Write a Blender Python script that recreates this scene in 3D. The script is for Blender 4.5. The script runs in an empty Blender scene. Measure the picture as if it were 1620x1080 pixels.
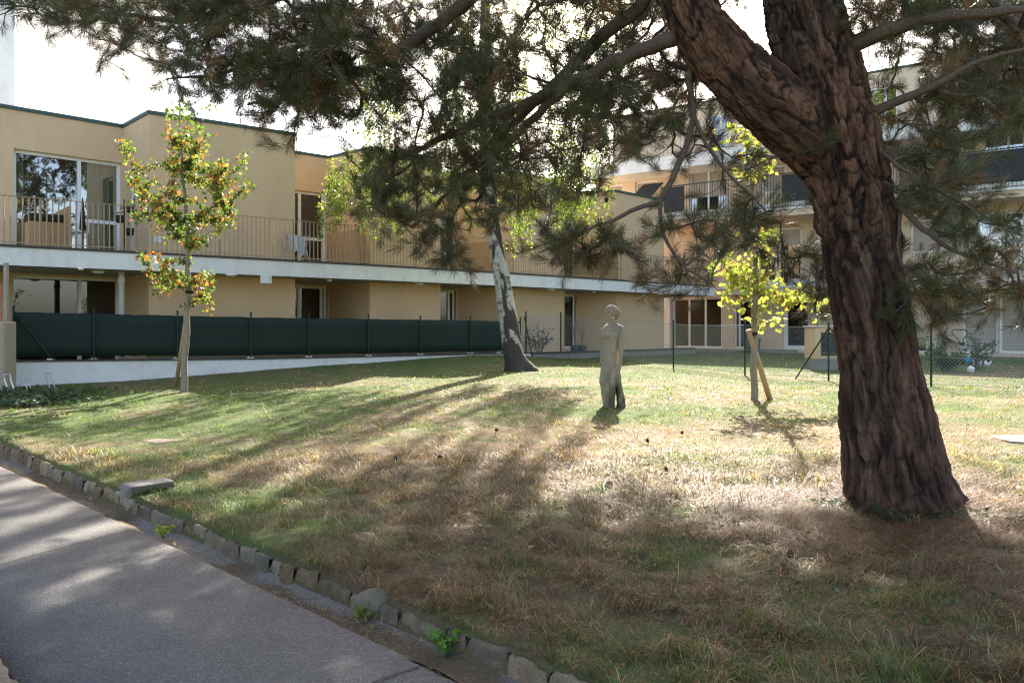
import bpy, math, random
import numpy as np
from mathutils import Vector, Matrix

SC = bpy.context.scene
COL = SC.collection
R = math.radians
rng = np.random.default_rng(7)
random.seed(7)

# ------------------------------------------------------------------ camera
EYE = 1.6                       # eye height above the path
F = 1308.0                      # focal length in photo pixels (photo is 1620 wide)
HOR = 515.0                     # horizon row in the photo
cd = bpy.data.cameras.new('camera')
cam = bpy.data.objects.new('camera', cd)
COL.objects.link(cam)
cam.location = (0, 0, EYE)
cam.rotation_euler = (R(90), 0, 0)
cd.sensor_width = 36.0
cd.lens = 36.0 * F / 1620.0
cd.shift_y = -(540.0 - HOR) / 1620.0
cd.clip_end = 2000
SC.camera = cam

# ------------------------------------------------------------------ light
SUN_EL, SUN_AZ = 37.0, 10.5     # azimuth measured from +Y towards +X
w = bpy.data.worlds.new('World')
SC.world = w
w.use_nodes = True
nt = w.node_tree
bg = nt.nodes['Background']
sky = nt.nodes.new('ShaderNodeTexSky')
sky.sky_type = 'NISHITA'
sky.sun_disc = False
sky.sun_elevation = R(SUN_EL)
sky.sun_rotation = R(SUN_AZ)
sky.air_density = .8
sky.dust_density = 2.2
sky.ozone_density = .3
wt = nt.nodes.new('ShaderNodeMix'); wt.data_type = 'RGBA'; wt.blend_type = 'MULTIPLY'; wt.inputs[0].default_value = 1
wt.inputs[7].default_value = (1.06, 1.0, .92, 1)      # slightly warm hazy daylight
nt.links.new(sky.outputs[0], wt.inputs[6]); nt.links.new(wt.outputs[2], bg.inputs[0])
bg.inputs[1].default_value = 0.15
sl = bpy.data.lights.new('sun', 'SUN')
sl.energy = 5.0
sl.angle = R(0.6)
sl.color = (1.0, 0.94, 0.84)
so = bpy.data.objects.new('sun', sl)
COL.objects.link(so)
so.rotation_euler = (-R(90 - SUN_EL), 0, -R(SUN_AZ))
SC.view_settings.view_transform = 'Standard'
SC.view_settings.look = 'None'
SC.view_settings.gamma = 1
SC.view_settings.exposure = 1.97
SC.cycles.use_denoising = True
SC.cycles.denoising_prefilter = 'NONE'
SC.cycles.use_adaptive_sampling = False
SC.cycles.filter_width = 1.2
SC.cycles.sample_clamp_indirect = 4
SC.cycles.max_bounces = 8
SC.cycles.transparent_max_bounces = 16
SC.cycles.caustics_reflective = False
SC.cycles.caustics_refractive = False

# ------------------------------------------------------------------ helpers
def P(x, y, d):
    """world point seen at photo pixel x,y at distance d along the view axis"""
    return np.array([(x - 810.0) / F * d, d, EYE + (HOR - y) / F * d])

ROOT = {}
def props(o, label=None, cat=None, group=None, kind=None):
    if label: o['label'] = label
    if cat: o['category'] = cat
    if group: o['group'] = group
    if kind: o['kind'] = kind
    return o

def thing(name, loc, label, cat, group=None):
    o = bpy.data.objects.new(name, None)
    o.empty_display_size = 0.2
    COL.objects.link(o)
    o.location = loc
    ROOT[o.name] = np.array(loc, float)
    return props(o, label, cat, group)

def rootloc(o):
    return ROOT[o.name] if o is not None else np.zeros(3)

def link(name, me, parent=None, loc=None):
    o = bpy.data.objects.new(name, me)
    COL.objects.link(o)
    if parent is not None:
        o.parent = parent
        ROOT[o.name] = rootloc(parent) + (np.array(loc) if loc is not None else 0)
    else:
        ROOT[o.name] = np.array(loc, float) if loc is not None else np.zeros(3)
    if loc is not None: o.location = loc
    return o

def mesh_np(name, V, loops, starts, totals, mat, cols=None, uvs=None, smooth=False):
    me = bpy.data.meshes.new(name)
    V = np.asarray(V, np.float32)
    me.vertices.add(len(V)); me.vertices.foreach_set('co', V.ravel())
    loops = np.asarray(loops, np.int32); starts = np.asarray(starts, np.int32)
    me.loops.add(len(loops)); me.loops.foreach_set('vertex_index', loops)
    me.polygons.add(len(starts)); me.polygons.foreach_set('loop_start', starts)
    me.polygons.foreach_set('loop_total', np.asarray(totals, np.int32))
    if smooth: me.polygons.foreach_set('use_smooth', np.ones(len(starts), bool))
    if uvs is not None:
        uv = me.uv_layers.new(name='UVMap')
        uv.data.foreach_set('uv', np.asarray(uvs, np.float32).ravel())
    if cols is not None:
        a = me.color_attributes.new('col', 'FLOAT_COLOR', 'POINT')
        c = np.ones((len(V), 4), np.float32); c[:, :3] = cols
        a.data.foreach_set('color', c.ravel())
    me.materials.append(mat)
    me.update(calc_edges=True)
    return me

def fixed(name, V, Fc, mat, parent=None, cols=None, smooth=False, loc=None):
    """faces given as (n,k) array; vertices in world space"""
    Fc = np.asarray(Fc); n, k = Fc.shape
    base = rootloc(parent)
    if loc is not None and parent is None: base = np.array(loc, float)
    me = mesh_np(name, np.asarray(V) - base, Fc.ravel(), np.arange(n) * k, np.full(n, k), mat, cols, None, smooth)
    return link(name, me, parent, loc if parent is None else None)

class MB:
    """collects shapes (world space) into one mesh"""
    def __init__(s): s.v = []; s.f = []
    def add(s, vs, fs):
        b = len(s.v); s.v += [tuple(map(float, p)) for p in vs]; s.f += [tuple(i + b for i in f) for f in fs]; return s
    def hexa(s, b4, t4):
        return s.add(list(b4) + list(t4), [(3, 2, 1, 0), (4, 5, 6, 7), (0, 1, 5, 4), (1, 2, 6, 5), (2, 3, 7, 6), (3, 0, 4, 7)])
    def box(s, x0, x1, y0, y1, z0, z1):
        return s.hexa([(x0, y0, z0), (x1, y0, z0), (x1, y1, z0), (x0, y1, z0)], [(x0, y0, z1), (x1, y0, z1), (x1, y1, z1), (x0, y1, z1)])
    def fbox(s, fr, u0, u1, w0, w1, z0, z1):
        """box in a facade frame fr=(origin2, d2, n2): u along, w outward"""
        q = [fr(u0, w0), fr(u1, w0), fr(u1, w1), fr(u0, w1)]
        if (u1 - u0) * (w1 - w0) * fr.sgn < 0: q = q[::-1]
        return s.hexa([(a[0], a[1], z0) for a in q], [(a[0], a[1], z1) for a in q])
    def prism(s, poly, z0, z1):
        n = len(poly)
        a = sum(poly[i][0] * poly[(i + 1) % n][1] - poly[(i + 1) % n][0] * poly[i][1] for i in range(n))
        if a < 0: poly = poly[::-1]
        vs = [(p[0], p[1], z0) for p in poly] + [(p[0], p[1], z1) for p in poly]
        fs = [tuple(range(n))[::-1], tuple(range(n, 2 * n))] + [(i, (i + 1) % n, n + (i + 1) % n, n + i) for i in range(n)]
        return s.add(vs, fs)
    def tube(s, pts, rad, n=8, cap=True):
        pts = [np.array(p, float) for p in pts]; m = len(pts)
        rad = [rad] * m if np.isscalar(rad) else rad
        vs = []; ref = None
        for i in range(m):
            t = pts[min(i + 1, m - 1)] - pts[max(i - 1, 0)]; t /= np.linalg.norm(t) + 1e-9
            if ref is None: ref = np.cross(t, (0, 0, 1.0)) if abs(t[2]) < .9 else np.cross(t, (0, 1.0, 0))
            ref = ref - t * ref.dot(t); ref /= np.linalg.norm(ref) + 1e-9
            b = np.cross(t, ref)
            for k in range(n):
                a = 2 * math.pi * k / n
                vs.append(pts[i] + rad[i] * (math.cos(a) * ref + math.sin(a) * b))
        fs = [(i * n + k, i * n + (k + 1) % n, (i + 1) * n + (k + 1) % n, (i + 1) * n + k) for i in range(m - 1) for k in range(n)]
        if cap: fs += [tuple(range(n))[::-1], tuple(range((m - 1) * n, m * n))]
        return s.add(vs, fs)
    def lathe(s, c, prof, n=16, axis=None):
        """profile of (r,h) around axis through c"""
        ax = np.array(axis if axis is not None else (0, 0, 1.0), float); ax /= np.linalg.norm(ax)
        ref = np.cross(ax, (1, 0, 0)) if abs(ax[0]) < .9 else np.cross(ax, (0, 1, 0)); ref /= np.linalg.norm(ref); b = np.cross(ax, ref)
        vs = [np.array(c) + ax * h + r * (math.cos(2 * math.pi * k / n) * ref + math.sin(2 * math.pi * k / n) * b) for r, h in prof for k in range(n)]
        m = len(prof)
        fs = [(i * n + k, i * n + (k + 1) % n, (i + 1) * n + (k + 1) % n, (i + 1) * n + k) for i in range(m - 1) for k in range(n)]
        fs += [tuple(range(n))[::-1], tuple(range((m - 1) * n, m * n))]
        return s.add(vs, fs)
    def ball(s, c, r, n=10, m=6, sq=(1, 1, 1)):
        return s.add([np.array(c) + np.array(sq) * r * np.array((math.sin(math.pi * (i + .001) / m) * math.cos(2 * math.pi * k / n), math.sin(math.pi * (i + .001) / m) * math.sin(2 * math.pi * k / n), -math.cos(math.pi * i / m))) for i in range(m + 1) for k in range(n)],
                     [(i * n + k, i * n + (k + 1) % n, (i + 1) * n + (k + 1) % n, (i + 1) * n + k) for i in range(m) for k in range(n)])
    def build(s, name, mat, parent=None, smooth=False, loc=None, bevel=0):
        base = rootloc(parent)
        if loc is not None and parent is None: base = np.array(loc, float)
        me = bpy.data.meshes.new(name)
        me.from_pydata([tuple(np.array(p) - base) for p in s.v], [], s.f)
        if smooth: me.polygons.foreach_set('use_smooth', np.ones(len(me.polygons), bool))
        me.materials.append(mat); me.update()
        o = link(name, me, parent, loc if parent is None else None)
        if bevel:
            md = o.modifiers.new('bevel', 'BEVEL'); md.width = bevel; md.segments = 2; md.limit_method = 'ANGLE'
        return o

class Frame:
    def __init__(s, o, d, n):
        s.o = np.array(o, float); s.d = np.array(d, float) / np.linalg.norm(d); s.n = np.array(n, float) / np.linalg.norm(n)
        s.sgn = 1 if s.d[0] * s.n[1] - s.d[1] * s.n[0] > 0 else -1
    def __call__(s, u, w): return s.o + s.d * u + s.n * w
    def ux(s, x, w=0):
        """u where the sight line of photo column x meets the plane w"""
        k = (x - 810.0) / F; o = s.o + s.n * w
        return (k * o[1] - o[0]) / (s.d[0] - k * s.d[1])

# ---- noise (vectorised)
def _h(ix, iy, s):
    v = np.sin(ix * 127.1 + iy * 311.7 + s * 74.7) * 43758.5453
    return v - np.floor(v)
def vnoise(x, y, s=0):
    ix, iy = np.floor(x), np.floor(y); fx, fy = x - ix, y - iy
    fx = fx * fx * (3 - 2 * fx); fy = fy * fy * (3 - 2 * fy)
    return (_h(ix, iy, s) * (1 - fx) + _h(ix + 1, iy, s) * fx) * (1 - fy) + (_h(ix, iy + 1, s) * (1 - fx) + _h(ix + 1, iy + 1, s) * fx) * fy
def fbm(x, y, s=0, o=4):
    t = 0; a = .5; n = 0
    for i in range(o):
        t = t + a * vnoise(x * 2 ** i, y * 2 ** i, s + i * 13); n += a; a *= .5
    return t / n
def pnoise(x, y, per, s=0):
    """value noise periodic in x"""
    ix, iy = np.floor(x), np.floor(y); fx, fy = x - ix, y - iy
    fx = fx * fx * (3 - 2 * fx); fy = fy * fy * (3 - 2 * fy); a, b = np.mod(ix, per), np.mod(ix + 1, per)
    return (_h(a, iy, s) * (1 - fx) + _h(b, iy, s) * fx) * (1 - fy) + (_h(a, iy + 1, s) * (1 - fx) + _h(b, iy + 1, s) * fx) * fy
def pfbm(x, y, per, s=0, o=3):
    t = 0; a = .5; n = 0
    for i in range(o):
        t = t + a * pnoise(x * 2 ** i, y * 2 ** i, per * 2 ** i, s + i * 13); n += a; a *= .5
    return t / n
def worley(x, y, wrapx, s=0):
    """F1,F2 of jittered cells, periodic in x with period wrapx cells"""
    ix, iy = np.floor(x), np.floor(y)
    f1 = np.full(x.shape, 9.0); f2 = np.full(x.shape, 9.0); idv = np.zeros(x.shape)
    for dx in (-1, 0, 1):
        for dy in (-1, 0, 1):
            cx, cy = ix + dx, iy + dy; wx = np.mod(cx, wrapx)
            px = cx + .15 + .7 * _h(wx, cy, s); py = cy + .15 + .7 * _h(wx, cy, s + 5)
            d = np.hypot(x - px, y - py)
            c = d < f1
            f2 = np.where(c, f1, np.minimum(f2, d)); idv = np.where(c, _h(wx, cy, s + 9), idv); f1 = np.where(c, d, f1)
    return f1, f2, idv

def catmull(pts, step, extra=None):
    """resample a polyline smoothly; extra = per-point scalar interpolated too"""
    p = np.array(pts, float); n = len(p)
    e = np.array(extra, float) if extra is not None else np.zeros(n)
    q = np.vstack([2 * p[0] - p[1], p, 2 * p[-1] - p[-2]])
    out = []; ex = []
    for i in range(n - 1):
        a, b, c, d = q[i], q[i + 1], q[i + 2], q[i + 3]
        m = max(1, int(round(np.linalg.norm(c - b) / step)))
        t = (np.arange(m) / m)[:, None]
        out.append(.5 * ((2 * b) + (-a + c) * t + (2 * a - 5 * b + 4 * c - d) * t ** 2 + (-a + 3 * b - 3 * c + d) * t ** 3))
        tt = t[:, 0]; tt = tt * tt * (3 - 2 * tt) if extra is not None else tt
        ex.append(e[i] + (e[i + 1] - e[i]) * tt)
    out.append(p[-1:]); ex.append(e[-1:])
    return np.vstack(out), np.concatenate(ex)

# ------------------------------------------------------------------ materials
def mat(name):
    m = bpy.data.materials.new(name); m.use_nodes = True
    nt = m.node_tree; return m, nt, nt.nodes['Principled BSDF'], nt.nodes['Material Output']
def N(nt, t, **k):
    n = nt.nodes.new(t)
    for a, b in k.items(): setattr(n, a, b)
    return n
def setin(n, **k):
    for a, b in k.items(): n.inputs[a.replace('_', ' ')].default_value = b
def noisecol(name, c1, c2, scale=8, rough=.8, bump=.0, bscale=60, c3=None, s3=1.5, metal=0, stretch=(1, 1, 1), spec=.3, dist=.01):
    """plain surface: two tones mixed by noise, large soft stains, fine bump"""
    m, nt, b, o = mat(name)
    tc = N(nt, 'ShaderNodeTexCoord'); mp = N(nt, 'ShaderNodeMapping'); mp.inputs['Scale'].default_value = stretch
    nt.links.new(tc.outputs['Object'], mp.inputs[0])
    n1 = N(nt, 'ShaderNodeTexNoise'); setin(n1, Scale=scale, Detail=6.0, Roughness=.65)
    nt.links.new(mp.outputs[0], n1.inputs['Vector'])
    cr = N(nt, 'ShaderNodeValToRGB'); cr.color_ramp.elements[0].position = .3; cr.color_ramp.elements[1].position = .7
    cr.color_ramp.elements[0].color = (*c1, 1); cr.color_ramp.elements[1].color = (*c2, 1)
    nt.links.new(n1.outputs[0], cr.inputs[0]); src = cr.outputs[0]
    if c3 is not None:
        n3 = N(nt, 'ShaderNodeTexNoise'); setin(n3, Scale=s3, Detail=5.0, Roughness=.7); nt.links.new(mp.outputs[0], n3.inputs['Vector'])
        r3 = N(nt, 'ShaderNodeValToRGB'); r3.color_ramp.elements[0].position = .5; r3.color_ramp.elements[1].position = .75
        mx = N(nt, 'ShaderNodeMix', data_type='RGBA'); nt.links.new(n3.outputs[0], r3.inputs[0]); nt.links.new(r3.outputs[0], mx.inputs[0])
        nt.links.new(src, mx.inputs[6]); mx.inputs[7].default_value = (*c3, 1); src = mx.outputs[2]
    nt.links.new(src, b.inputs['Base Color'])
    setin(b, Roughness=rough, Metallic=metal); b.inputs['Specular IOR Level'].default_value = spec
    if bump:
        n2 = N(nt, 'ShaderNodeTexNoise'); setin(n2, Scale=bscale, Detail=4.0); nt.links.new(mp.outputs[0], n2.inputs['Vector'])
        bp = N(nt, 'ShaderNodeBump'); setin(bp, Strength=bump, Distance=dist); nt.links.new(n2.outputs[0], bp.inputs['Height']); nt.links.new(bp.outputs[0], b.inputs['Normal'])
    return m
def attrmat(name, rough=.7, trans=0.0, spec=.3, tint=(1, 1, 1), nscale=0, bump=0):
    """colour from the vertex attribute, optional light through the leaf"""
    m, nt, b, o = mat(name)
    a = N(nt, 'ShaderNodeAttribute', attribute_name='col'); src = a.outputs['Color']
    if nscale:
        tc = N(nt, 'ShaderNodeTexCoord'); n1 = N(nt, 'ShaderNodeTexNoise'); setin(n1, Scale=nscale, Detail=6.0, Roughness=.75); nt.links.new(tc.outputs['Object'], n1.inputs['Vector'])
        mr = N(nt, 'ShaderNodeMapRange'); setin(mr, From_Min=.25, From_Max=.75, To_Min=.55, To_Max=1.4); nt.links.new(n1.outputs[0], mr.inputs[0])
        mx = N(nt, 'ShaderNodeMix', data_type='RGBA', blend_type='MULTIPLY'); mx.inputs[0].default_value = 1
        nt.links.new(src, mx.inputs[6]); nt.links.new(mr.outputs[0], mx.inputs[7]); src = mx.outputs[2]
        if bump:
            bp = N(nt, 'ShaderNodeBump'); setin(bp, Strength=bump, Distance=.02); nt.links.new(n1.outputs[0], bp.inputs['Height']); nt.links.new(bp.outputs[0], b.inputs['Normal'])
    nt.links.new(src, b.inputs['Base Color']); setin(b, Roughness=rough); b.inputs['Specular IOR Level'].default_value = spec
    if trans:
        t = N(nt, 'ShaderNodeBsdfTranslucent'); g = N(nt, 'ShaderNodeMix', data_type='RGBA', blend_type='MULTIPLY'); g.inputs[0].default_value = 1
        nt.links.new(src, g.inputs[6]); g.inputs[7].default_value = (*tint, 1); nt.links.new(g.outputs[2], t.inputs[0])
        mx = N(nt, 'ShaderNodeMixShader'); mx.inputs[0].default_value = trans
        nt.links.new(b.outputs[0], mx.inputs[1]); nt.links.new(t.outputs[0], mx.inputs[2]); nt.links.new(mx.outputs[0], o.inputs[0])
    return m
def glass(name, refl=.25, tint=(.7, .75, .72)):
    m, nt, b, o = mat(name)
    nt.nodes.remove(b)
    g = N(nt, 'ShaderNodeBsdfGlossy'); setin(g, Roughness=.01); g.inputs[0].default_value = (.95, .97, 1, 1)
    t = N(nt, 'ShaderNodeBsdfTransparent'); t.inputs[0].default_value = (*tint, 1)
    f = N(nt, 'ShaderNodeFresnel'); setin(f, IOR=1.5)
    ad = N(nt, 'ShaderNodeMath', operation='ADD', use_clamp=True); ad.inputs[1].default_value = refl; nt.links.new(f.outputs[0], ad.inputs[0])
    mx = N(nt, 'ShaderNodeMixShader'); nt.links.new(ad.outputs[0], mx.inputs[0]); nt.links.new(t.outputs[0], mx.inputs[1]); nt.links.new(g.outputs[0], mx.inputs[2])
    nt.links.new(mx.outputs[0], o.inputs[0]); return m

M = {}
M['plaster'] = noisecol('tan_plaster', (.63, .445, .275), (.68, .485, .305), 2.5, .92, .3, 220, (.57, .405, .26), .9, stretch=(1, 1, .45))
M['plaster2'] = noisecol('pale_tan_plaster', (.63, .50, .37), (.68, .545, .405), 3, .92, .25, 220, (.58, .455, .335), .7)
M['white'] = noisecol('white_plaster', (.72, .71, .70), (.79, .78, .77), 4, .9, .15, 200, (.60, .585, .56), 1.6, stretch=(1, 1, .35))
M['wallwhite'] = noisecol('weathered_white_wall', (.70, .69, .68), (.78, .77, .75), 5, .9, .2, 150, (.55, .53, .49), 1.8)
M['frame'] = noisecol('white_window_frame', (.78, .78, .78), (.82, .82, .82), 5, .4)
M['glass'] = glass('window_glass', .30)
M['glass_dark'] = glass('dark_window_glass', .06, (.35, .37, .36))
M['dark'] = noisecol('dark_interior', (.02, .018, .016), (.035, .03, .028), 3, .9)  # near-black shell, the unlit depth of the rooms put into the colour
M['room'] = noisecol('room_wall', (.22, .20, .17), (.26, .23, .20), 3, .9)
M['curtain'] = noisecol('curtain_cloth', (.60, .64, .42), (.74, .77, .55), 6, .9, .0, stretch=(4, 4, .2))
M['coping'] = noisecol('green_metal_coping', (.05, .085, .08), (.07, .11, .10), 6, .5, metal=.3)
M['edge'] = noisecol('dark_slab_edge', (.05, .05, .05), (.08, .075, .07), 8, .6)
M['rail'] = noisecol('tan_painted_railing', (.36, .255, .155), (.42, .30, .19), 10, .5)
M['panel'] = noisecol('tan_balcony_panel', (.36, .24, .13), (.42, .29, .16), 5, .6)
M['rail_dark'] = noisecol('dark_railing_metal', (.03, .03, .032), (.05, .05, .05), 10, .5)
M['green'] = noisecol('green_fence_metal', (.006, .028, .019), (.010, .038, .026), 10, .45)
M['wire'] = noisecol('galvanised_wire', (.30, .33, .32), (.42, .45, .44), 10, .35, metal=.6)
M['steel'] = noisecol('bare_steel', (.5, .5, .5), (.62, .62, .62), 12, .3, metal=.9)
M['soffit'] = noisecol('grey_soffit', (.40, .36, .32), (.46, .42, .37), 3, .9)
M['aggregate'] = noisecol('exposed_aggregate', (.22, .18, .13), (.50, .42, .32), 45, .95, .9, 70)
M['terracotta'] = noisecol('terracotta_lattice', (.40, .15, .08), (.48, .20, .11), 8, .8)
M['wood'] = noisecol('stake_wood', (.36, .23, .12), (.50, .34, .19), 14, .8, .3, 60, stretch=(3, 3, .4))
M['greywood'] = noisecol('weathered_wood', (.28, .24, .19), (.38, .33, .27), 14, .9, .3, 60, stretch=(3, 3, .4))
M['concrete'] = noisecol('old_concrete', (.22, .20, .175), (.31, .285, .255), 16, .95, .6, 90, (.15, .135, .11), 3)
M['redstone'] = noisecol('reddish_cover', (.19, .14, .115), (.26, .195, .16), 16, .95, .5, 90)
M['shutter'] = noisecol('taupe_roller_shutter', (.42, .36, .31), (.46, .40, .34), 5, .7)
M['lamp'] = noisecol('opal_lamp_glass', (.80, .80, .78), (.84, .84, .82), 5, .3)
M['pot'] = noisecol('grey_planter', (.06, .065, .08), (.09, .095, .11), 8, .6)
M['louvre'] = noisecol('dark_louvre', (.025, .028, .03), (.04, .045, .045), 8, .6)
M['blue'] = noisecol('blue_plastic', (.05, .22, .34), (.06, .26, .38), 6, .5)
M['black'] = noisecol('black_rubber', (.015, .015, .016), (.03, .03, .03), 8, .7)
M['cone'] = noisecol('pine_cone', (.07, .04, .025), (.13, .08, .05), 40, .9, .8, 60)
M['cloth'] = noisecol('pale_blue_cloth', (.40, .48, .60), (.72, .74, .76), 7, .95)
M['stakeband'] = noisecol('black_tree_tie', (.01, .01, .01), (.02, .02, .02), 8, .8)
M['leaf'] = attrmat('leaf', .5, .5, .35, (1.25, 1.3, .6))
M['needle'] = attrmat('needles', .36, .16, .5, (1.3, 1.3, .6))
M['blade'] = attrmat('grass_blade', .55, .35, .35, (1.3, 1.3, .8))
M['lawn'] = attrmat('lawn_soil', .95, 0, .2, nscale=35, bump=.6)

# ------------------------------------------------------------------ ground, path, kerb, lawn
QN = np.array([.7135, .7006]); TN = np.array([-.7006, .7135])   # across / along the path
Q_PATH0, Q_PATH1, Q_KERB, Q_LAWN = 1.02, 2.447, 2.655, 2.705
def qt(q, t): return QN * q + TN * t
GY = [0, 4, 7, 10, 13.5, 17, 22, 29, 60]; GZ = [.09, .10, .11, .155, .28, .345, .42, .46, .46]
def gz0(x, y): return np.interp(y, GY, GZ)
EX = np.array([-400, -250, 0, 200, 400, 600, 820, 970, 1131.]); EI = np.array([.0679, .0646, .0588, .0539, .0490, .0439, .0379, .0334, .02857])
def edgeY(px): return 1 / np.interp(px, EX, EI)
_ex = np.linspace(-400, 1131, 300); _ey = edgeY(_ex); _exx = (_ex - 810) / F * _ey
def edgeY_at(x): return np.interp(x, _exx, _ey, right=34)
def gz(x, y):
    q = x * QN[0] + y * QN[1]
    px = 810 + F * x / np.maximum(y, 2.0); dy = edgeY_at(x) - y; rise = np.interp(px, [200, 420, 600, 743, 820, 890, 1000], [0, .10, .17, .27, .22, .03, 0]) * sstep(3.6, .3, dy)
    return gz0(x, y) + rise + .035 * (fbm(x * .7, y * .7, 3) - .5) * np.clip((q - 2.8) / 1.2, 0, 1)
def sstep(a, b, x):
    t = np.clip((x - a) / (b - a), 0, 1); return t * t * (3 - 2 * t)

PINE = np.array([3.25, 6.9])
def greenness(x, y):
    """share of living grass in the lawn, by place"""
    px = 810 + F * x / np.maximum(y, .5)
    g = np.interp(y, [3, 6, 8, 10.5, 13, 16, 19, 24, 30], [.24, .20, .18, .22, .50, .62, .70, .9, .97])
    g = g + .50 * sstep(-1.2, -4.0, x) * (1 - sstep(15, 18, y))
    g = g + .14 * sstep(3.2, 6.5, x) * (1 - sstep(13, 16, y)) * sstep(7, 9, y)
    g = g - .25 * sstep(1.0, .0, np.abs(y - (19.2 - .55 * (x - 7)))) * sstep(4, 6, x)      # worn strip along the wire fence
    dp = np.hypot(x - PINE[0], y - PINE[1])
    g = g - .35 * sstep(2.6, .6, dp)
    g = g + 1.3 * (fbm(x * .55, y * .55, 11, 3) - .5) + 1.5 * (fbm(x * 2.6, y * 2.6, 17, 3) - .5)
    return np.clip(g, 0, 1)

gm = MB().add([(-600, -200, -.1), (600, -200, -.1), (600, 900, -.1), (-600, 900, -.1)], [(0, 1, 2, 3)])
props(gm.build('ground', noisecol('far_ground', (.10, .13, .04), (.20, .20, .08), .5, .95)), kind='structure')

# lawn sheet in (q,t) so that its edge follows the kerb
qs = np.concatenate([np.linspace(Q_LAWN - .04, 12, 150), np.linspace(12.2, 34, 90)])
ts = np.concatenate([np.linspace(-34, -9, 60)[:-1], np.linspace(-9, 13, 200), np.linspace(13.3, 30, 40)])
Qg, Tg = np.meshgrid(qs, ts, indexing='ij')
X = (QN[0] * Qg + TN[0] * Tg); Y = (QN[1] * Qg + TN[1] * Tg)
Z = gz(X, Y) + .012 * (fbm(X * 6, Y * 6, 5, 3) - .5)
Z[0, :] -= .12
nq, ntt = Qg.shape
idx = np.arange(nq * ntt).reshape(nq, ntt)
fc = np.stack([idx[:-1, :-1], idx[1:, :-1], idx[1:, 1:], idx[:-1, 1:]], -1).reshape(-1, 4)
V = np.stack([X, Y, Z], -1).reshape(-1, 3)
g = greenness(V[:, 0], V[:, 1])[:, None]
d2 = fbm(V[:, 0] * 1.3, V[:, 1] * 1.3, 31, 3)[:, None]
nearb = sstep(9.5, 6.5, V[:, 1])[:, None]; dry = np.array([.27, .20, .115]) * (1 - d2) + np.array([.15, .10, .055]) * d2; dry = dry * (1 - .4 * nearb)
grn = np.array([.13, .155, .045]) * (1 - d2) + np.array([.085, .125, .035]) * d2
dp = np.hypot(V[:, 0] - PINE[0], V[:, 1] - PINE[1])[:, None]
lc = (dry * (1 - g) + grn * g) * .75
bare = sstep(1.5, .5, dp + .8 * (fbm(V[:, 0] * 2, V[:, 1] * 2, 8)[:, None] - .5))
lc = lc * (1 - bare) + np.array([.13, .10, .075]) * bare
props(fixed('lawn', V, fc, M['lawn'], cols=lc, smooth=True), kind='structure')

# asphalt path
def asphalt():
    m, nt, b, o = mat('worn_asphalt')
    tc = N(nt, 'ShaderNodeTexCoord')
    v = N(nt, 'ShaderNodeTexVoronoi'); setin(v, Scale=130.0); nt.links.new(tc.outputs['Object'], v.inputs['Vector'])
    cr = N(nt, 'ShaderNodeValToRGB'); e = cr.color_ramp.elements
    e[0].position = 0; e[0].color = (.080, .074, .068, 1); e[1].position = 1; e[1].color = (.165, .153, .140, 1)
    e2 = e.new(.7); e2.color = (.105, .097, .089, 1)
    sp = N(nt, 'ShaderNodeSeparateColor'); nt.links.new(v.outputs['Color'], sp.inputs[0]); nt.links.new(sp.outputs[0], cr.inputs[0])
    n = N(nt, 'ShaderNodeTexNoise'); setin(n, Scale=1.3, Detail=7.0, Roughness=.7); nt.links.new(tc.outputs['Object'], n.inputs['Vector'])
    mr = N(nt, 'ShaderNodeMapRange'); setin(mr, From_Min=.3, From_Max=.7, To_Min=.8, To_Max=1.22); nt.links.new(n.outputs[0], mr.inputs[0])
    mx = N(nt, 'ShaderNodeMix', data_type='RGBA', blend_type='MULTIPLY'); mx.inputs[0].default_value = 1
    nt.links.new(cr.outputs[0], mx.inputs[6]); nt.links.new(mr.outputs[0], mx.inputs[7]); nt.links.new(mx.outputs[2], b.inputs['Base Color'])
    bp = N(nt, 'ShaderNodeBump'); setin(bp, Strength=.9, Distance=.004); nt.links.new(v.outputs['Distance'], bp.inputs['Height']); nt.links.new(bp.outputs[0], b.inputs['Normal'])
    setin(b, Roughness=.82); b.inputs['Specular IOR Level'].default_value = .35
    return m
M['asphalt'] = asphalt()
ts2 = np.linspace(-12, 40, 500)
e1 = Q_PATH1 + .02 * (fbm(ts2 * 3, ts2 * 0, 21) - .5) + .012 * (fbm(ts2 * 14, ts2 * 0, 22) - .5)
V = []
for t, q1 in zip(ts2, e1):
    for q, z in ((Q_PATH0, -.03), (Q_PATH0, -.004), (1.75, .006), (q1 - .03, 0.0), (q1, -.008), (q1 + .003, -.05)):
        p = qt(q, t); V.append((p[0], p[1], z))
n = 6
fc = [(i * n + k, i * n + k + 1, (i + 1) * n + k + 1, (i + 1) * n + k) for i in range(len(ts2) - 1) for k in range(n - 1)]
props(fixed('path', V, fc, M['asphalt']), kind='structure')
jm = MB()
for t0, sk in ((3.05, .02), (6.45, .25), (12.2, 0.1), (-.6, 0)):
    a, b, c, d = qt(Q_PATH0 + .03, t0 - sk), qt(Q_PATH1 - .04, t0 + sk), qt(Q_PATH1 - .04, t0 + sk + .011), qt(Q_PATH0 + .03, t0 - sk + .011)
    ps = []
    for s in np.linspace(0, 1, 30):
        wob = .012 * (vnoise(np.array(s * 25.), np.array(t0), 4) - .5)
        ps.append((a * (1 - s) + b * s + TN * wob, d * (1 - s) + c * s + TN * wob))
    zz = lambda s: .0092 - .0001 * abs(s)
    jm.add([(p[0], p[1], .0095 if 2 < i < 27 else .005) for i, pr in enumerate(ps) for p in pr], [(2 * i, 2 * i + 2, 2 * i + 3, 2 * i + 1) for i in range(29)])
props(jm.build('path_joints', M['black']), kind='structure')

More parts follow.
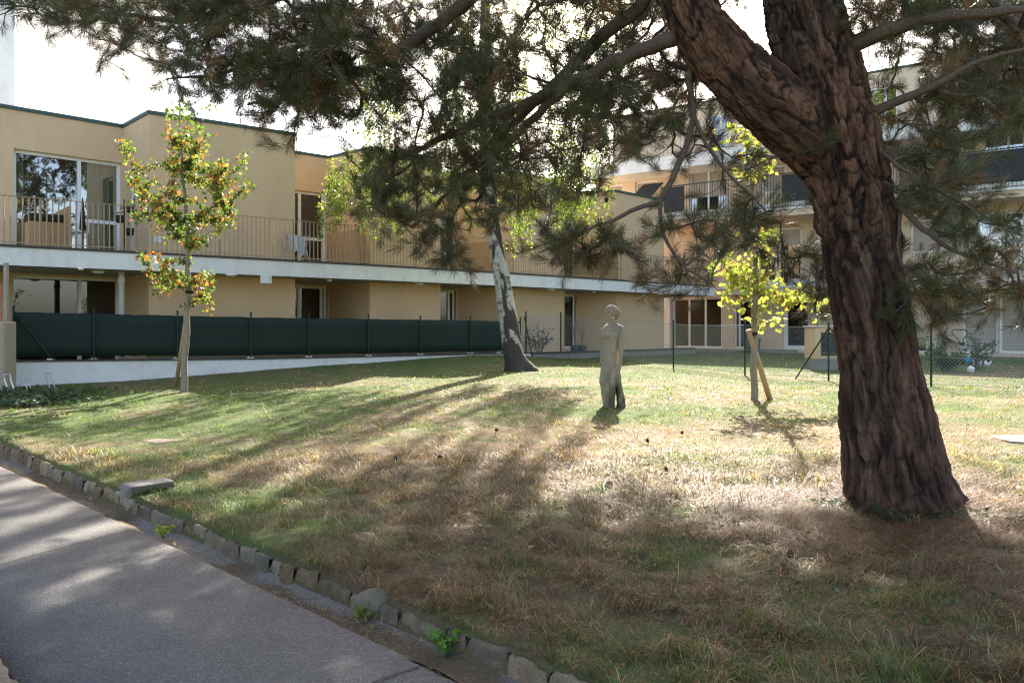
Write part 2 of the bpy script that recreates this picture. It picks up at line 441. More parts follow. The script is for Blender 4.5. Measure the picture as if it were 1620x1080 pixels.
# gutter between path and kerb
qsg = np.linspace(Q_PATH1 - .02, Q_KERB + .05, 9); tsg = np.linspace(-12, 40, 900)
Qg, Tg = np.meshgrid(qsg, tsg, indexing='ij'); X = QN[0] * Qg + TN[0] * Tg; Y = QN[1] * Qg + TN[1] * Tg
s = (Qg - Q_PATH1) / (Q_KERB - Q_PATH1)
db = fbm(Tg * 1.7, Qg * 6, 41, 4)
Z = -.055 + .03 * (s - .5) ** 2 * 4 + .035 * np.clip(db - .45, 0, 1) * 2 + .01 * fbm(Tg * 20, Qg * 20, 43, 2) - .01
idx = np.arange(Qg.size).reshape(Qg.shape)
fc = np.stack([idx[:-1, :-1], idx[1:, :-1], idx[1:, 1:], idx[:-1, 1:]], -1).reshape(-1, 4)
k = sstep(.42, .6, db)[..., None]
gc = np.array([.19, .17, .145]) * (1 - k) + np.array([.125, .09, .055]) * k
props(fixed('gutter', np.stack([X, Y, Z], -1).reshape(-1, 3), fc, M['lawn'], cols=gc.reshape(-1, 3), smooth=True), kind='structure')

# kerb of rough stones
def kerbstones(name, q0, q1, ztop, t0, t1, lmin, lmax):
    Vs, Fs, Cs = [], [], []
    t = t0
    while t < t1:
        L = random.uniform(lmin, lmax); off = random.uniform(-.012, .012); dz = random.uniform(-.016, .010); tl = random.uniform(-.025, .025)
        c = np.array([.24, .185, .125]) * random.uniform(.6, 1.25) + np.array([.02, .0, -.015]) * random.uniform(-1, 1)
        base = len(Vs); nu, nv = 12, 12
        rnd = random.uniform(.008, .018)
        for i in range(nu + 1):
            tt = t + L * i / nu; e = min(i, nu - i) / nu * L
            pull = max(0, 1 - e / .02) ** 2
            zt = gz0(0, (qt(q0, tt))[1]) * 0 + ztop(tt) + dz + tl * (i / nu - .5) - .018 * pull
            prof = [(q0, -.12)] + [(q0 + .003 * j, -.09 + (zt - rnd + .09) * j / 5) for j in range(1, 6)] + [(q0 + .02 + rnd, zt), ((q0 + q1) / 2, zt + .004), (q1 - rnd, zt - .004), (q1, zt - rnd), (q1 + .005, zt - .08), (q1 + .005, -.1)]
            for j, (q, z) in enumerate(prof):
                a = np.array(tt * 9.); bb = np.array(q * 9 + z * 11.)
                r = .03 * (fbm(a, bb, 51, 4) - .5) + .012 * (vnoise(a * 6, bb * 6, 9) - .5)
                q2 = q + off + r + .012 * pull * (1 if q < (q0 + q1) / 2 else -1)
                p = qt(q2, tt); Vs.append((p[0], p[1], z + .6 * r))
                sp = float(fbm(a * 2.2, bb * 2.2, 61, 4))
                Cs.append(c * (.55 + .9 * sp))
        m = nv
        for i in range(nu):
            for j in range(m - 1):
                a = base + i * m + j; Fs.append((a, a + 1, a + 1 + m, a + m))
        # end caps as fans of quads
        for i0, fl in ((0, 1), (nu, 0)):
            r0 = base + i0 * m
            for j in range(m // 2 - 1):
                f = (r0 + j, r0 + j + 1, r0 + m - 2 - j, r0 + m - 1 - j); Fs.append(f if fl else f[::-1])
        t += L + random.uniform(.003, .012)
    return props(fixed(name, Vs, Fs, M['lawn2'], cols=np.array(Cs)), kind='structure')
M['lawn2'] = attrmat('kerb_stone', .92, 0, .2, nscale=60, bump=.8)
kerbstones('kerb', Q_KERB, Q_LAWN + .02, lambda t: float(np.interp(qt(Q_KERB, t)[1], [0, 3.5, 7, 10, 14], [.06, .07, .08, .12, .2])), -6, 16, .12, .42)
kerbstones('kerb_strip', Q_PATH0 - .13, Q_PATH0 - .02, lambda t: .06, -4, 12, .3, .7)
# verge on the near side of the path
vq = np.linspace(-5, Q_PATH0 - .11, 50); vt = np.linspace(-5, 14, 150)
Qg, Tg = np.meshgrid(vq, vt, indexing='ij'); X = QN[0] * Qg + TN[0] * Tg; Y = QN[1] * Qg + TN[1] * Tg
idx = np.arange(Qg.size).reshape(Qg.shape)
fc = np.stack([idx[:-1, :-1], idx[1:, :-1], idx[1:, 1:], idx[:-1, 1:]], -1).reshape(-1, 4)
vz = .03 + .05 * fbm(X * 3, Y * 3, 4)
props(fixed('verge', np.stack([X, Y, vz], -1).reshape(-1, 3), fc, M['lawn'], cols=np.tile([.12, .11, .05], (Qg.size, 1)), smooth=True), kind='structure')

# ---- flat stones and covers lying in the lawn (kept clear of grass)
def slab(name, corners, z0, z1, m, label, cat, bev=.012):
    c = np.mean(np.array(corners), 0)
    o = MB().prism([tuple(p) for p in corners], z0, z1)
    o = o.build(name, m, None, loc=(c[0], c[1], z0), bevel=bev); return props(o, label, cat)
def ground_px(x, y):
    d = 10.0
    for _ in range(30):
        p = P(x, y, d); z = float(gz0(p[0], p[1])); d = (EYE - z) * F / (y - HOR)
    return P(x, y, d)
CLEAR = []
def px_poly(pts):
    q = [ground_px(*p)[:2] for p in pts]; CLEAR.append(np.array(q)); return q
q = px_poly([(213, 693), (300, 689), (318, 692), (245, 703)])
z = float(gz0(0, q[0][1])); slab('cover_slab', q, z - .1, z + .002, M['redstone'], 'flat reddish concrete cover set in the grass beyond the long stone block', 'cover slab')
q = px_poly([(1562, 690), (1606, 681), (1660, 681), (1660, 705), (1600, 700)])
z = float(gz0(0, q[0][1])); slab('cover_slab', q, z - .1, z + .004, M['concrete'], 'pale concrete slab flush in the lawn right of the big pine trunk', 'cover slab')
q = px_poly([(975, 609), (1000, 604), (1036, 605), (1030, 610), (1000, 612)])
z = float(gz0(0, q[0][1])); slab('cover_slab', q, z - .1, z + .0, M['concrete'], 'thin pale slab lying in sunlit grass behind the statue', 'cover slab')
# long stone block by the kerb
def at_z(x, y, z): return P(x, y, (EYE - z) * F / (y - HOR))
top = [at_z(208, 770, .205), at_z(277, 760, .19), at_z(262, 755, .20), at_z(192, 763, .215)]
low = [at_z(203, 789, .06) + (0, .06, -.1), at_z(285, 766, .1) + (0, 0, -.1), at_z(262, 755, .1) + (0, 0, -.1), at_z(177, 781, .08) + (0, .05, -.1)]
bm = MB().hexa(low, top); c0_ = low[0]
o = bm.build('stone_block', M['concrete'], None, loc=(c0_[0], c0_[1], 0), bevel=.02)
props(o, 'long weathered stone block lying tilted in the grass just behind the kerb', 'stone block'); CLEAR.append(np.array([p[:2] for p in low]))
M['boulder'] = noisecol('boulder_stone', (.13, .105, .075), (.20, .17, .125), 9, .95, .8, 60, (.14, .11, .08), 14)
# round boulder in the kerb line
c = qt(Q_KERB + .03, 1.86 - .0)
c = qt(Q_KERB + .04, 0) + TN * float(np.dot(ground_px(556, 948)[:2], TN))
bs = MB().ball((0, 0, 0), .088, 20, 14, (1.25, .85, .8))
bs.v = [tuple(np.array(p) * (1 + .18 * (float(fbm(np.array(p[0] * 14 + p[2] * 9), np.array(p[1] * 14 - p[2] * 5), 71)) - .5)) + np.array([c[0], c[1], .055])) for p in bs.v]
o = bs.build('boulder', M['boulder'], None, True, loc=(c[0], c[1], 0)); props(o, 'rounded pale boulder wedged into the line of kerb stones', 'boulder')

def inside(poly, x, y):
    r = np.zeros(x.shape, bool); n = len(poly); j = n - 1
    for i in range(n):
        xi, yi = poly[i]; xj, yj = poly[j]
        c = ((yi > y) != (yj > y)) & (x < (xj - xi) * (y - yi) / (yj - yi + 1e-12) + xi); r ^= c; j = i
    return r

# ------------------------------------------------------------------ grass
def sample_lawn(n, y0, y1, power):
    u = rng.random(n); y = (y0 ** (1 - power) + u * (y1 ** (1 - power) - y0 ** (1 - power))) ** (1 / (1 - power))
    x = (rng.random(n) * 2 - 1) * (.66 * y + .4)
    q = x * QN[0] + y * QN[1]
    k = (q > Q_LAWN + .0) & ~((x < -3.5) & (y > edgeY_at(x) - .3)) & ((x > -3.5) | (y < 30)) & (y < 31.5 + np.abs(x) * 0) & (y < edgeY_at(x) - .25)
    k &= np.hypot(x - PINE[0], y - PINE[1]) > .45
    for c in CLEAR: m_ = c.mean(0); k &= ~inside(m_ + (c - m_) * .88, x, y)
    return x[k], y[k]
def edge(px): y = float(edgeY(px)); return np.array([(px - 810) / F * y, y])

def blades(n, y0, y1, power, hmul, curved, wmul):
    x, y = sample_lawn(n, y0, y1, power); n = len(x)
    g = greenness(x, y)
    live = rng.random(n) < g * .95 + .04
    tuft = fbm(x * 5, y * 5, 77, 3)
    h = np.where(live, rng.uniform(.022, .06, n), rng.uniform(.035, .12, n)) * hmul * (.12 + 2.3 * tuft ** 1.9)
    lean = np.where(live, rng.uniform(.2, 1.0, n), rng.uniform(.8, 1.58, n))
    az = fbm(x * 3.1, y * 3.1, 201, 2) * 14 + rng.normal(0, .9, n)
    big = rng.random(n) < .16; h = h * np.where(big, 1.35, 1); wd = np.maximum(.0022, y * .00046) * wmul * rng.uniform(.7, 1.3, n) * np.where(big, 1.9, 1)
    dx, dy = np.cos(az), np.sin(az); sx, sy = -dy, dx
    z = gz(x, y) - .004
    B = np.stack([x, y, z], -1); S = np.stack([sx, sy, 0 * x], -1) * wd[:, None] * .5
    T = B + np.stack([dx * np.sin(lean) * h, dy * np.sin(lean) * h, np.cos(lean) * h], -1)
    j = rng.random((n, 1)); cg = np.array([.085, .155, .030]) * (1 - j) + np.array([.17, .235, .055]) * j
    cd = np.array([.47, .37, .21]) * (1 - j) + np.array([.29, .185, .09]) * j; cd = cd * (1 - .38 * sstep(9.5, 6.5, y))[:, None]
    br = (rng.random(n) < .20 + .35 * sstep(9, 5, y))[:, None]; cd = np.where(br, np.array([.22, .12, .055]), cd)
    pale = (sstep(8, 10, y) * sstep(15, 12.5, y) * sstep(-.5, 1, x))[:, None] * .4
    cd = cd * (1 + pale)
    pt = fbm(x * 7, y * 7, 211, 3); c = np.where(live[:, None], cg, cd) * (rng.uniform(.5, 1.1, n) * np.clip(.35 + 1.3 * pt, .4, 1.35) * (1 + .25 * sstep(8, 11, y)) * np.where(big, 1.45, .92))[:, None]  # mid and far blades lightened, sunlit brightness put into their colour
    if curved:
        l2 = np.minimum(lean + rng.uniform(.2, .9, n), 1.9); l1 = lean * .6
        Mid = B + np.stack([dx * np.sin(l1), dy * np.sin(l1), np.cos(l1)], -1) * (h * .55)[:, None]
        T = Mid + np.stack([dx * np.sin(l2), dy * np.sin(l2), np.cos(l2)], -1) * (h * .6)[:, None]
        T[:, 2] = np.maximum(T[:, 2], z + .006)
        V = np.stack([B - S, B + S, Mid + S * .8, Mid - S * .8, T], 1).reshape(-1, 3)
        i = np.arange(n)[:, None] * 5
        tri = np.concatenate([i + [0, 1, 2], i + [0, 2, 3], i + [3, 2, 4]], 0); k = 5
    else:
        V = np.stack([B - S, B + S, T], 1).reshape(-1, 3); tri = np.arange(n * 3).reshape(-1, 3); k = 3
    return V, tri, np.repeat(c, k, 0)
parts = [blades(230000, 3.0, 9.5, 1.25, 1.25, True, 1.0), blades(130000, 9.0, 17, 1.1, .95, False, 1.15), blades(70000, 16.5, 33, 1.02, 1.0, False, 1.3)]
V, Tm, C, b0 = [], [], [], 0
for v, t, c in parts: V.append(v); Tm.append(t + b0); C.append(c); b0 += len(v)
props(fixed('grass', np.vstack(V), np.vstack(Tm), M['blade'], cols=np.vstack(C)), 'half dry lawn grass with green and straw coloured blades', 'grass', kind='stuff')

# green tufts growing in the gutter and along the kerb, dry straw fallen in the gutter
def sticks(n, x, y, z, L, wd, c, flat=.12):
    az = rng.random(n) * 2 * np.pi; D = np.stack([np.cos(az), np.sin(az), rng.normal(0, flat, n)], -1); S = np.stack([-np.sin(az), np.cos(az), 0 * az], -1) * (wd / 2)[:, None]
    B = np.stack([x, y, z], -1); T = B + D * L[:, None]; Mi = (B + T) / 2 + np.stack([0 * az, 0 * az, .12 * L], -1)
    V = np.stack([B, Mi - S, Mi + S, T], 1).reshape(-1, 3); i = np.arange(n)[:, None] * 4
    return V, np.concatenate([i + [0, 1, 2], i + [1, 3, 2]], 0), np.repeat(c, 4, 0)
n = 5200
t = rng.uniform(-4, 13, n); keep = fbm(t * 1.2, t * 0 + 3, 91, 3) + rng.normal(0, .1, n) > .47; t = t[keep]; n = len(t)
q = Q_PATH1 + .03 + (Q_KERB - Q_PATH1) * rng.beta(1.2, 2, n); x = QN[0] * q + TN[0] * t; y = QN[1] * q + TN[1] * t
c = np.array([.36, .24, .12]) * rng.uniform(.5, 1.4, (n, 1)); gr = fbm(t * 2, t * 0, 93, 3) > .6; c[gr] = np.array([.16, .17, .05])
A = sticks(n, x, y, np.full(n, -.035) + rng.uniform(0, .03, n), rng.uniform(.03, .10, n), np.full(n, .003), c, .3)
# brown needle litter under the pine
n = 90000
rr = np.abs(rng.normal(0, 2.4, n)) + .35; aa = rng.random(n) * 2 * np.pi; x = PINE[0] + rr * np.cos(aa) - .3; y = PINE[1] + rr * np.sin(aa) - .5
k = (x * QN[0] + y * QN[1] > Q_LAWN) & (y > 2.8) & (fbm(x * 2.2, y * 2.2, 221, 3) + rng.normal(0, .06, n) > .44); x, y = x[k], y[k]; n = len(x)
c = np.array([.21, .105, .048]) * rng.uniform(.4, 1.5, (n, 1))
Bq = sticks(n, x, y, gz(x, y) + rng.uniform(.0, .045, n), rng.uniform(.07, .15, n), np.full(n, .0032), c, .22)
n = 14000
rr = .42 + np.abs(rng.normal(0, .28, n)); aa = rng.random(n) * 2 * np.pi; x = PINE[0] + rr * np.cos(aa) + .05; y = PINE[1] + rr * np.sin(aa)
Cq = sticks(n, x, y, gz(x, y) + rng.uniform(0, .06, n) * np.exp(-(rr - .4) * 3), rng.uniform(.06, .14, n), np.full(n, .0032), np.array([.19, .095, .045]) * rng.uniform(.35, 1.4, (n, 1)), .3)
n = 1500
t = rng.uniform(-2, 11, n); q = np.where(rng.random(n) < .75, Q_PATH1 - np.abs(rng.normal(0, .10, n)), rng.uniform(Q_PATH0 + .05, Q_PATH1, n)); k = q > Q_PATH0 + .03; t, q = t[k], q[k]; n = len(t); x = QN[0] * q + TN[0] * t; y = QN[1] * q + TN[1] * t
Dq = sticks(n, x, y, np.full(n, .012), rng.uniform(.03, .09, n), np.full(n, .003), np.array([.26, .16, .08]) * rng.uniform(.5, 1.4, (n, 1)), .05)
V, T, C4, b0 = [], [], [], 0
for qv in (A, Bq, Cq, Dq): V.append(qv[0]); T.append(qv[1] + b0); C4.append(qv[2]); b0 += len(qv[0])
props(fixed('needle_litter', np.vstack(V), np.vstack(T), M['blade'], cols=np.vstack(C4)), 'dry brown needle litter strewn around the pine and in the gutter', 'needle litter', kind='stuff')

# ---- leaf instancing
TEMPL = {
 'rhomb': np.array([(0, 0, 0), (.38, .45, .08), (0, 1, 0), (-.38, .45, .08)]),
 'oval': np.array([(0, 0, 0), (.30, .22, .05), (.36, .55, .06), (.16, .86, .02), (0, 1, -.04), (-.16, .86, .02), (-.36, .55, .06), (-.30, .22, .05)]),
 'lobed': np.array([(0, 0, 0), (.28, .10, .03), (.55, .38, .08), (.25, .48, .03), (.22, .66, .03), (0, 1, -.05), (-.22, .66, .03), (-.25, .48, .03), (-.55, .38, .08), (-.28, .10, .03)]),
}
def leaves(C, D, size, cols, templ='rhomb', up=None):
    """leaf at C pointing along D; normals random"""
    n = len(C); D = D / (np.linalg.norm(D, axis=1, keepdims=True) + 1e-9)
    r = rng.normal(size=(n, 3)) if up is None else up
    S = np.cross(D, r); S /= np.linalg.norm(S, axis=1, keepdims=True) + 1e-9; Nn = np.cross(S, D)
    t = TEMPL[templ]; k = len(t)
    V = C[:, None, :] + size[:, None, None] * (t[None, :, 0:1] * S[:, None, :] + t[None, :, 1:2] * D[:, None, :] + t[None, :, 2:3] * Nn[:, None, :])
    return V.reshape(-1, 3), np.arange(n * k).reshape(n, k), np.repeat(cols, k, 0)
# ivy and small weeds creeping in the lawn
n = 16000
x = rng.uniform(-11, 5, n); y = rng.uniform(3.2, 17, n)
f = fbm(x * .9, y * .9, 101, 3)
k = (x * QN[0] + y * QN[1] > Q_LAWN + .02) & (((f > .60) & (y < 8) & (x > -2.5)) | ((x < -7.6) & (y > 13.2) & (y < 15.9 + .1 * x + 1.2) & (f > .35)))
for cc in CLEAR: k &= ~inside(cc, x, y)
x, y = x[k], y[k]
x = np.concatenate([x, PINE[0] - .55 + rng.normal(0, .12, 260), PINE[0] + .1 + rng.normal(0, .35, 700), -8.9 + rng.normal(0, .7, 2600)])
y = np.concatenate([y, PINE[1] - .15 + rng.normal(0, .12, 260), PINE[1] - .55 + rng.normal(0, .12, 700), 14.3 + rng.normal(0, .55, 2600)])
n = len(x); far = y > 12
z = gz(x, y) + rng.uniform(.01, .06, n) * np.where(far, 1.8, 1)
D = np.stack([rng.normal(size=n), rng.normal(size=n), rng.normal(0, .25, n)], -1); U = np.stack([rng.normal(0, .4, n), rng.normal(0, .4, n), np.ones(n)], -1)
c = np.where((rng.random(n) < .8)[:, None], np.array([.045, .085, .04]), np.array([.11, .16, .09])) * rng.uniform(.6, 1.4, (n, 1))
V, Fc, C = leaves(np.stack([x, y, z], -1), D, np.where(far, .09, .035) * rng.uniform(.6, 1.3, n), c, 'lobed', U)
props(fixed('ivy', V, Fc, M['leaf'], cols=C), 'dark ivy and small weeds creeping over the lawn in patches', 'ground cover', kind='stuff')
# fallen leaves
n = 900
x = np.concatenate([rng.normal(-1.5, 2.6, 500), rng.normal(4.0, 1.2, 160), rng.uniform(-6, 7, 240)]); y = np.concatenate([rng.normal(18.6, 1.8, 500), rng.normal(14, 1.0, 160), rng.uniform(4, 17, 240)])
k = (x * QN[0] + y * QN[1] > Q_LAWN + .05) & (y < edgeY_at(x) - .4); x, y = x[k], y[k]; n = len(x)
D = np.stack([rng.normal(size=n), rng.normal(size=n), rng.normal(0, .2, n)], -1); U = np.stack([rng.normal(0, .3, n), rng.normal(0, .3, n), np.ones(n)], -1)
pal = np.array([(.48, .36, .12), (.42, .25, .09), (.26, .15, .08), (.50, .43, .19)]); c = pal[rng.integers(0, 4, n)] * rng.uniform(.7, 1.15, (n, 1))
V, Fc, C = leaves(np.stack([x, y, gz(x, y) + rng.uniform(.02, .05, n)], -1), D, rng.uniform(.03, .06, n), c, 'oval', U)
props(fixed('fallen_leaves', V, Fc, M['leaf'], cols=C), 'yellow and brown fallen leaves scattered on the lawn', 'leaves', kind='stuff')
# weeds in the gutter
def weed(px, py, hgt, n, label, col, group=None, name='weed'):
    c = ground_px(px, py); c[2] = -.04; c[:2] = c[:2]
    # stand it in the gutter, not on the lawn
    d = (EYE + .04) * F / (py - HOR); c = P(px, py, d); c[2] = -.04
    t = thing(name, c, label, 'weed', group)
    st = MB(); LC, LD = [], []
    for i in range(n):
        a = random.uniform(0, 6.28); s = random.uniform(.3, 1)
        tip = c + np.array([math.cos(a) * .55 * s * hgt, math.sin(a) * .55 * s * hgt, hgt * random.uniform(.5, 1)])
        mid = (c + tip) / 2 + np.array([0, 0, .2 * hgt]); st.tube([c, mid, tip], [.003, .002, .001], 4)
        for k in range(9):
            s2 = random.uniform(.3, 1.05); p = c * (1 - s2) ** 2 + 2 * mid * s2 * (1 - s2) + tip * s2 ** 2
            LC.append(p); LD.append(np.array([random.gauss(0, 1), random.gauss(0, 1), random.gauss(.2, .4)]))
    st.build('stem', M['stem'], t)
    m = len(LC); cc = np.array(col) * rng.uniform(.7, 1.25, (m, 1))
    V, Fc, C = leaves(np.array(LC), np.array(LD), rng.uniform(.02, .042, m), cc, 'lobed')
    fixed('foliage', V, Fc, M['leaf'], t, C)
M['stem'] = noisecol('green_stem', (.10, .13, .04), (.16, .16, .06), 20, .8)
weed(703, 1040, .15, 16, 'bright green leafy weed growing in the gutter nearest the camera', (.13, .26, .05))
weed(258, 852, .13, 7, 'small yellow green weed in the gutter near the stone block', (.28, .32, .06))
weed(842, 1068, .14, 9, 'dark green sprig in the gutter against the kerb at the bottom edge', (.07, .17, .04))
weed(575, 985, .09, 9, 'low yellowish weed at the path edge below the round boulder', (.20, .22, .06))

# ------------------------------------------------------------------ left building
Z_SL0, Z_SL1, Z_ROOF, Z_TER = 2.85, 3.25, 6.7, .62
B1 = thing('apartment_building', (-6, 24, 0), 'long two storey tan building with one continuous balcony behind the green screen fence', 'building')
PLAN = [(-17.6, 13.3), (-9.97, 21.2), (-8.7, 19.8), (-5.8, 22.1), (-7.1, 23.75), (-5.56, 25.1), (-4.1, 23.8), (-2.2, 25.4), (-3.45, 26.75), (-1.83, 28.1), (-.04, 27.5), (1.87, 29.5), (.9, 30.5), (2.5, 31.75), (3.95, 31.4), (6.2, 33.7), (4.6, 35.3)]
PLAN = [np.array(p) for p in PLAN]
def seg_frame(i):
    d = PLAN[i + 1] - PLAN[i]; n = np.array([d[1], -d[0]]); return Frame(PLAN[i], d, n), np.linalg.norm(d)
def wall_sheet(mb, fr, L, z0, z1, ops, rev=.22):
    us = sorted({0, L, *[o[0] for o in ops], *[o[1] for o in ops]}); zs = sorted({z0, z1, *[o[2] for o in ops], *[o[3] for o in ops]})
    for a, b in zip(us[:-1], us[1:]):
        for c, d in zip(zs[:-1], zs[1:]):
            m, n = (a + b) / 2, (c + d) / 2
            if any(o[0] < m < o[1] and o[2] < n < o[3] for o in ops): continue
            p, q = fr(a, 0), fr(b, 0); mb.add([(*p, c), (*q, c), (*q, d), (*p, d)], [(0, 1, 2, 3)])
    for u0, u1, a, b in ops:
        p0, p1, r0, r1 = fr(u0, 0), fr(u1, 0), fr(u0, -rev), fr(u1, -rev)
        mb.add([(*p0, a), (*r0, a), (*r0, b), (*p0, b)], [(0, 1, 2, 3)]); mb.add([(*p1, a), (*r1, a), (*r1, b), (*p1, b)], [(3, 2, 1, 0)])
        mb.add([(*p0, b), (*p1, b), (*r1, b), (*r0, b)], [(0, 1, 2, 3)]); mb.add([(*p0, a), (*p1, a), (*r1, a), (*r0, a)], [(3, 2, 1, 0)])
def window(par, fr, u0, u1, w, z0, z1, muls=(), trans=(), gm='glass', back='room', fw=.075, curtains=(), name='window', label=None, shut=None, open_=None):
    """frame with mullions at fractions, one pane mesh, a room shell behind"""
    mb = MB(); a, b = u0 + .003, u1 - .003; c, d = z0 + .003, z1 - .003; t0, t1 = w - .06, w
    mb.fbox(fr, a, a + fw, t0, t1, c, d); mb.fbox(fr, b - fw, b, t0, t1, c, d)
    mb.fbox(fr, a + fw, b - fw, t0, t1, d - fw, d); mb.fbox(fr, a + fw, b - fw, t0, t1, c, c + fw)
    ms = [a + (b - a) * m for m in muls]
    for m in ms: mb.fbox(fr, m - fw * .55, m + fw * .55, t0 - .004, t1 + .004, c + fw, d - fw)
    lim = [a + fw] + ms + [b - fw]
    for k, z in trans:
        mb.fbox(fr, lim[k] + (fw * .55 if k else 0), lim[k + 1] - (fw * .55 if k + 1 < len(lim) - 1 else 0), t0 + .002, t1 - .002, z - .045, z + .045)
    o = mb.build(name, M['frame'], par)
    if label: o['label'] = label
    p, q = fr(a + fw * .5, w - .035), fr(b - fw * .5, w - .035)
    g = MB().add([(*p, c + fw * .5), (*q, c + fw * .5), (*q, d - fw * .5), (*p, d - fw * .5)], [(0, 1, 2, 3)])
    if not shut: g.build('pane', M[gm], o)
    r = MB(); D = -1.6 if back == 'room' else -.6
    P0 = [fr(u0 - .02, w - .14), fr(u1 + .02, w - .14), fr(u1 + .02, w + D), fr(u0 - .02, w + D)]
    v = [(*x, z0 - .02) for x in P0] + [(*x, z1 + .02) for x in P0]
    r.add(v, [(0, 1, 2, 3), (7, 6, 5, 4), (1, 5, 6, 2), (2, 6, 7, 3), (3, 7, 4, 0)])
    r.build('interior', M[back], o)
    for (f0, f1) in curtains:
        cb = MB(); m = 60; cu0, cu1 = u0 + (u1 - u0) * f0, u0 + (u1 - u0) * f1
        pts = [fr(cu0 + (cu1 - cu0) * i / m, w - .25 + .035 * math.sin(i * 1.1) + .015 * math.sin(i * 2.7 + 1)) for i in range(m + 1)]
        cb.add([(*p_, z0 + .04) for p_ in pts] + [(*p_, z1 - .05) for p_ in pts], [(i, i + 1, m + 2 + i, m + 1 + i) for i in range(m)])
        cb.build('curtain', M['curtain'], o)
    if shut:
        sb = MB(); n = max(3, int((z1 - z0) * (1 - shut) / .05)); zt = z1 - .08; zb = z0 + (z1 - z0) * shut
        for k in range(n):
            za = zb + (zt - zb) * k / n; zc = zb + (zt - zb) * (k + 1) / n
            pa, pb, pc, pd = fr(a + fw * .6, w - .034), fr(b - fw * .6, w - .034), fr(b - fw * .6, w - .022), fr(a + fw * .6, w - .022)
            sb.hexa([(*pa, za), (*pb, za), (*pc, za), (*pd, za)], [(*pa, zc - .004), (*pb, zc - .004), (*fr(b - fw * .6, w - .028), zc - .004), (*fr(a + fw * .6, w - .028), zc - .004)])
        sb.build('roller_shutter', M['shutter'], o)
        if shut > .05:
            g.build('pane', M[gm], o)
    return o

OPS = {i: [] for i in range(len(PLAN) - 1)}; WIN = []
def opening(i, x0, x1, z0, z1, **k):
    fr, L = seg_frame(i); u0, u1 = max(.02, fr.ux(x0)), min(L - .02, fr.ux(x1)); OPS[i].append((u0, u1, z0, z1)); WIN.append((fr, u0, u1, z0, z1, k))
opening(0, 22, 193, 3.27, 5.76, muls=(.60,), trans=((0, 4.18), (1, 4.22)), curtains=((.60, .985), (.0, .12)))
opening(0, 18, 191, .64, 2.80, muls=(.62,), gm='glass_dark', back='dark')
opening(1, 201, 214, 3.27, 5.5, gm='glass_dark', back='dark', fw=.05)
opening(4, 463, 521, 3.27, 5.6, muls=(.24, .9), trans=((0, 4.2), (1, 4.2)), gm='glass_dark')
opening(4, 463, 519, .64, 2.79, muls=(.22, .86), gm='glass_dark', back='dark')
opening(8, 690, 724, 3.27, 5.6, muls=(.5,), gm='glass_dark')
opening(8, 690, 722, .64, 2.79, muls=(.72,), gm='glass_dark', back='dark')
opening(12, 893, 912, 3.27, 5.6, gm='glass_dark')
opening(12, 893, 912, .74, 2.79, gm='glass_dark', back='dark')
wb = MB()
for i in range(len(PLAN) - 1):
    fr, L = seg_frame(i); wall_sheet(wb, fr, L, .2, Z_ROOF, OPS[i])
back = [(-1.5, 45.5), (-27, 22)]
rp = [tuple(p) for p in PLAN] + back
for a, b in ((rp[len(PLAN) - 1], back[0]), (back[0], back[1]), (back[1], rp[0])):
    wb.add([(*a, .2), (*b, .2), (*b, Z_ROOF), (*a, Z_ROOF)], [(0, 1, 2, 3)])
wb.build('wall', M['plaster'], B1)
for fr, u0, u1, z0, z1, k in WIN: window(B1, fr, u0, u1, -.12, z0, z1, **k)

def offs(pts, w):
    """mitred offset of a polyline, + is towards the camera side (right of travel)"""
    pts = [np.array(p, float) for p in pts]; out = []
    for i in range(len(pts)):
        d1 = pts[i] - pts[max(i - 1, 0)] if i else pts[1] - pts[0]; d2 = pts[min(i + 1, len(pts) - 1)] - pts[i] if i < len(pts) - 1 else d1
        d1 /= np.linalg.norm(d1); d2 /= np.linalg.norm(d2); n1 = np.array([d1[1], -d1[0]]); n2 = np.array([d2[1], -d2[0]]); m = n1 + n2; m /= np.linalg.norm(m)
        out.append(pts[i] + m * w / max(.3, m.dot(n1)))
    return out
def strip(mb, pts, w0, w1, z0, z1):
    """band along a polyline; z0,z1 scalars or lists"""
    a, b = offs(pts, w0), offs(pts, w1); n = len(pts)
    z0 = [z0] * n if np.isscalar(z0) else z0; z1 = [z1] * n if np.isscalar(z1) else z1
    v = []
    for i in range(n): v += [(*a[i], z0[i]), (*b[i], z0[i]), (*b[i], z1[i]), (*a[i], z1[i])]
    f = [(4 * i + k, 4 * i + (k + 1) % 4, 4 * i + 4 + (k + 1) % 4, 4 * i + 4 + k) for i in range(n - 1) for k in range(4)]
    f += [(3, 2, 1, 0), tuple(4 * (n - 1) + k for k in range(4))]
    return mb.add(v, f)
# roof sheet set just below the coping
from mathutils.geometry import tessellate_polygon
tri = tessellate_polygon([[Vector((p[0], p[1], 0)) for p in rp]])
MB().add([(p[0], p[1], Z_ROOF - .03) for p in rp], [tuple(t) for t in tri]).build('roof', M['soffit'], B1)
cb = MB(); strip(cb, PLAN, -.3, .035, Z_ROOF - .035, Z_ROOF + .05); cb.build('roof_coping', M['coping'], B1)

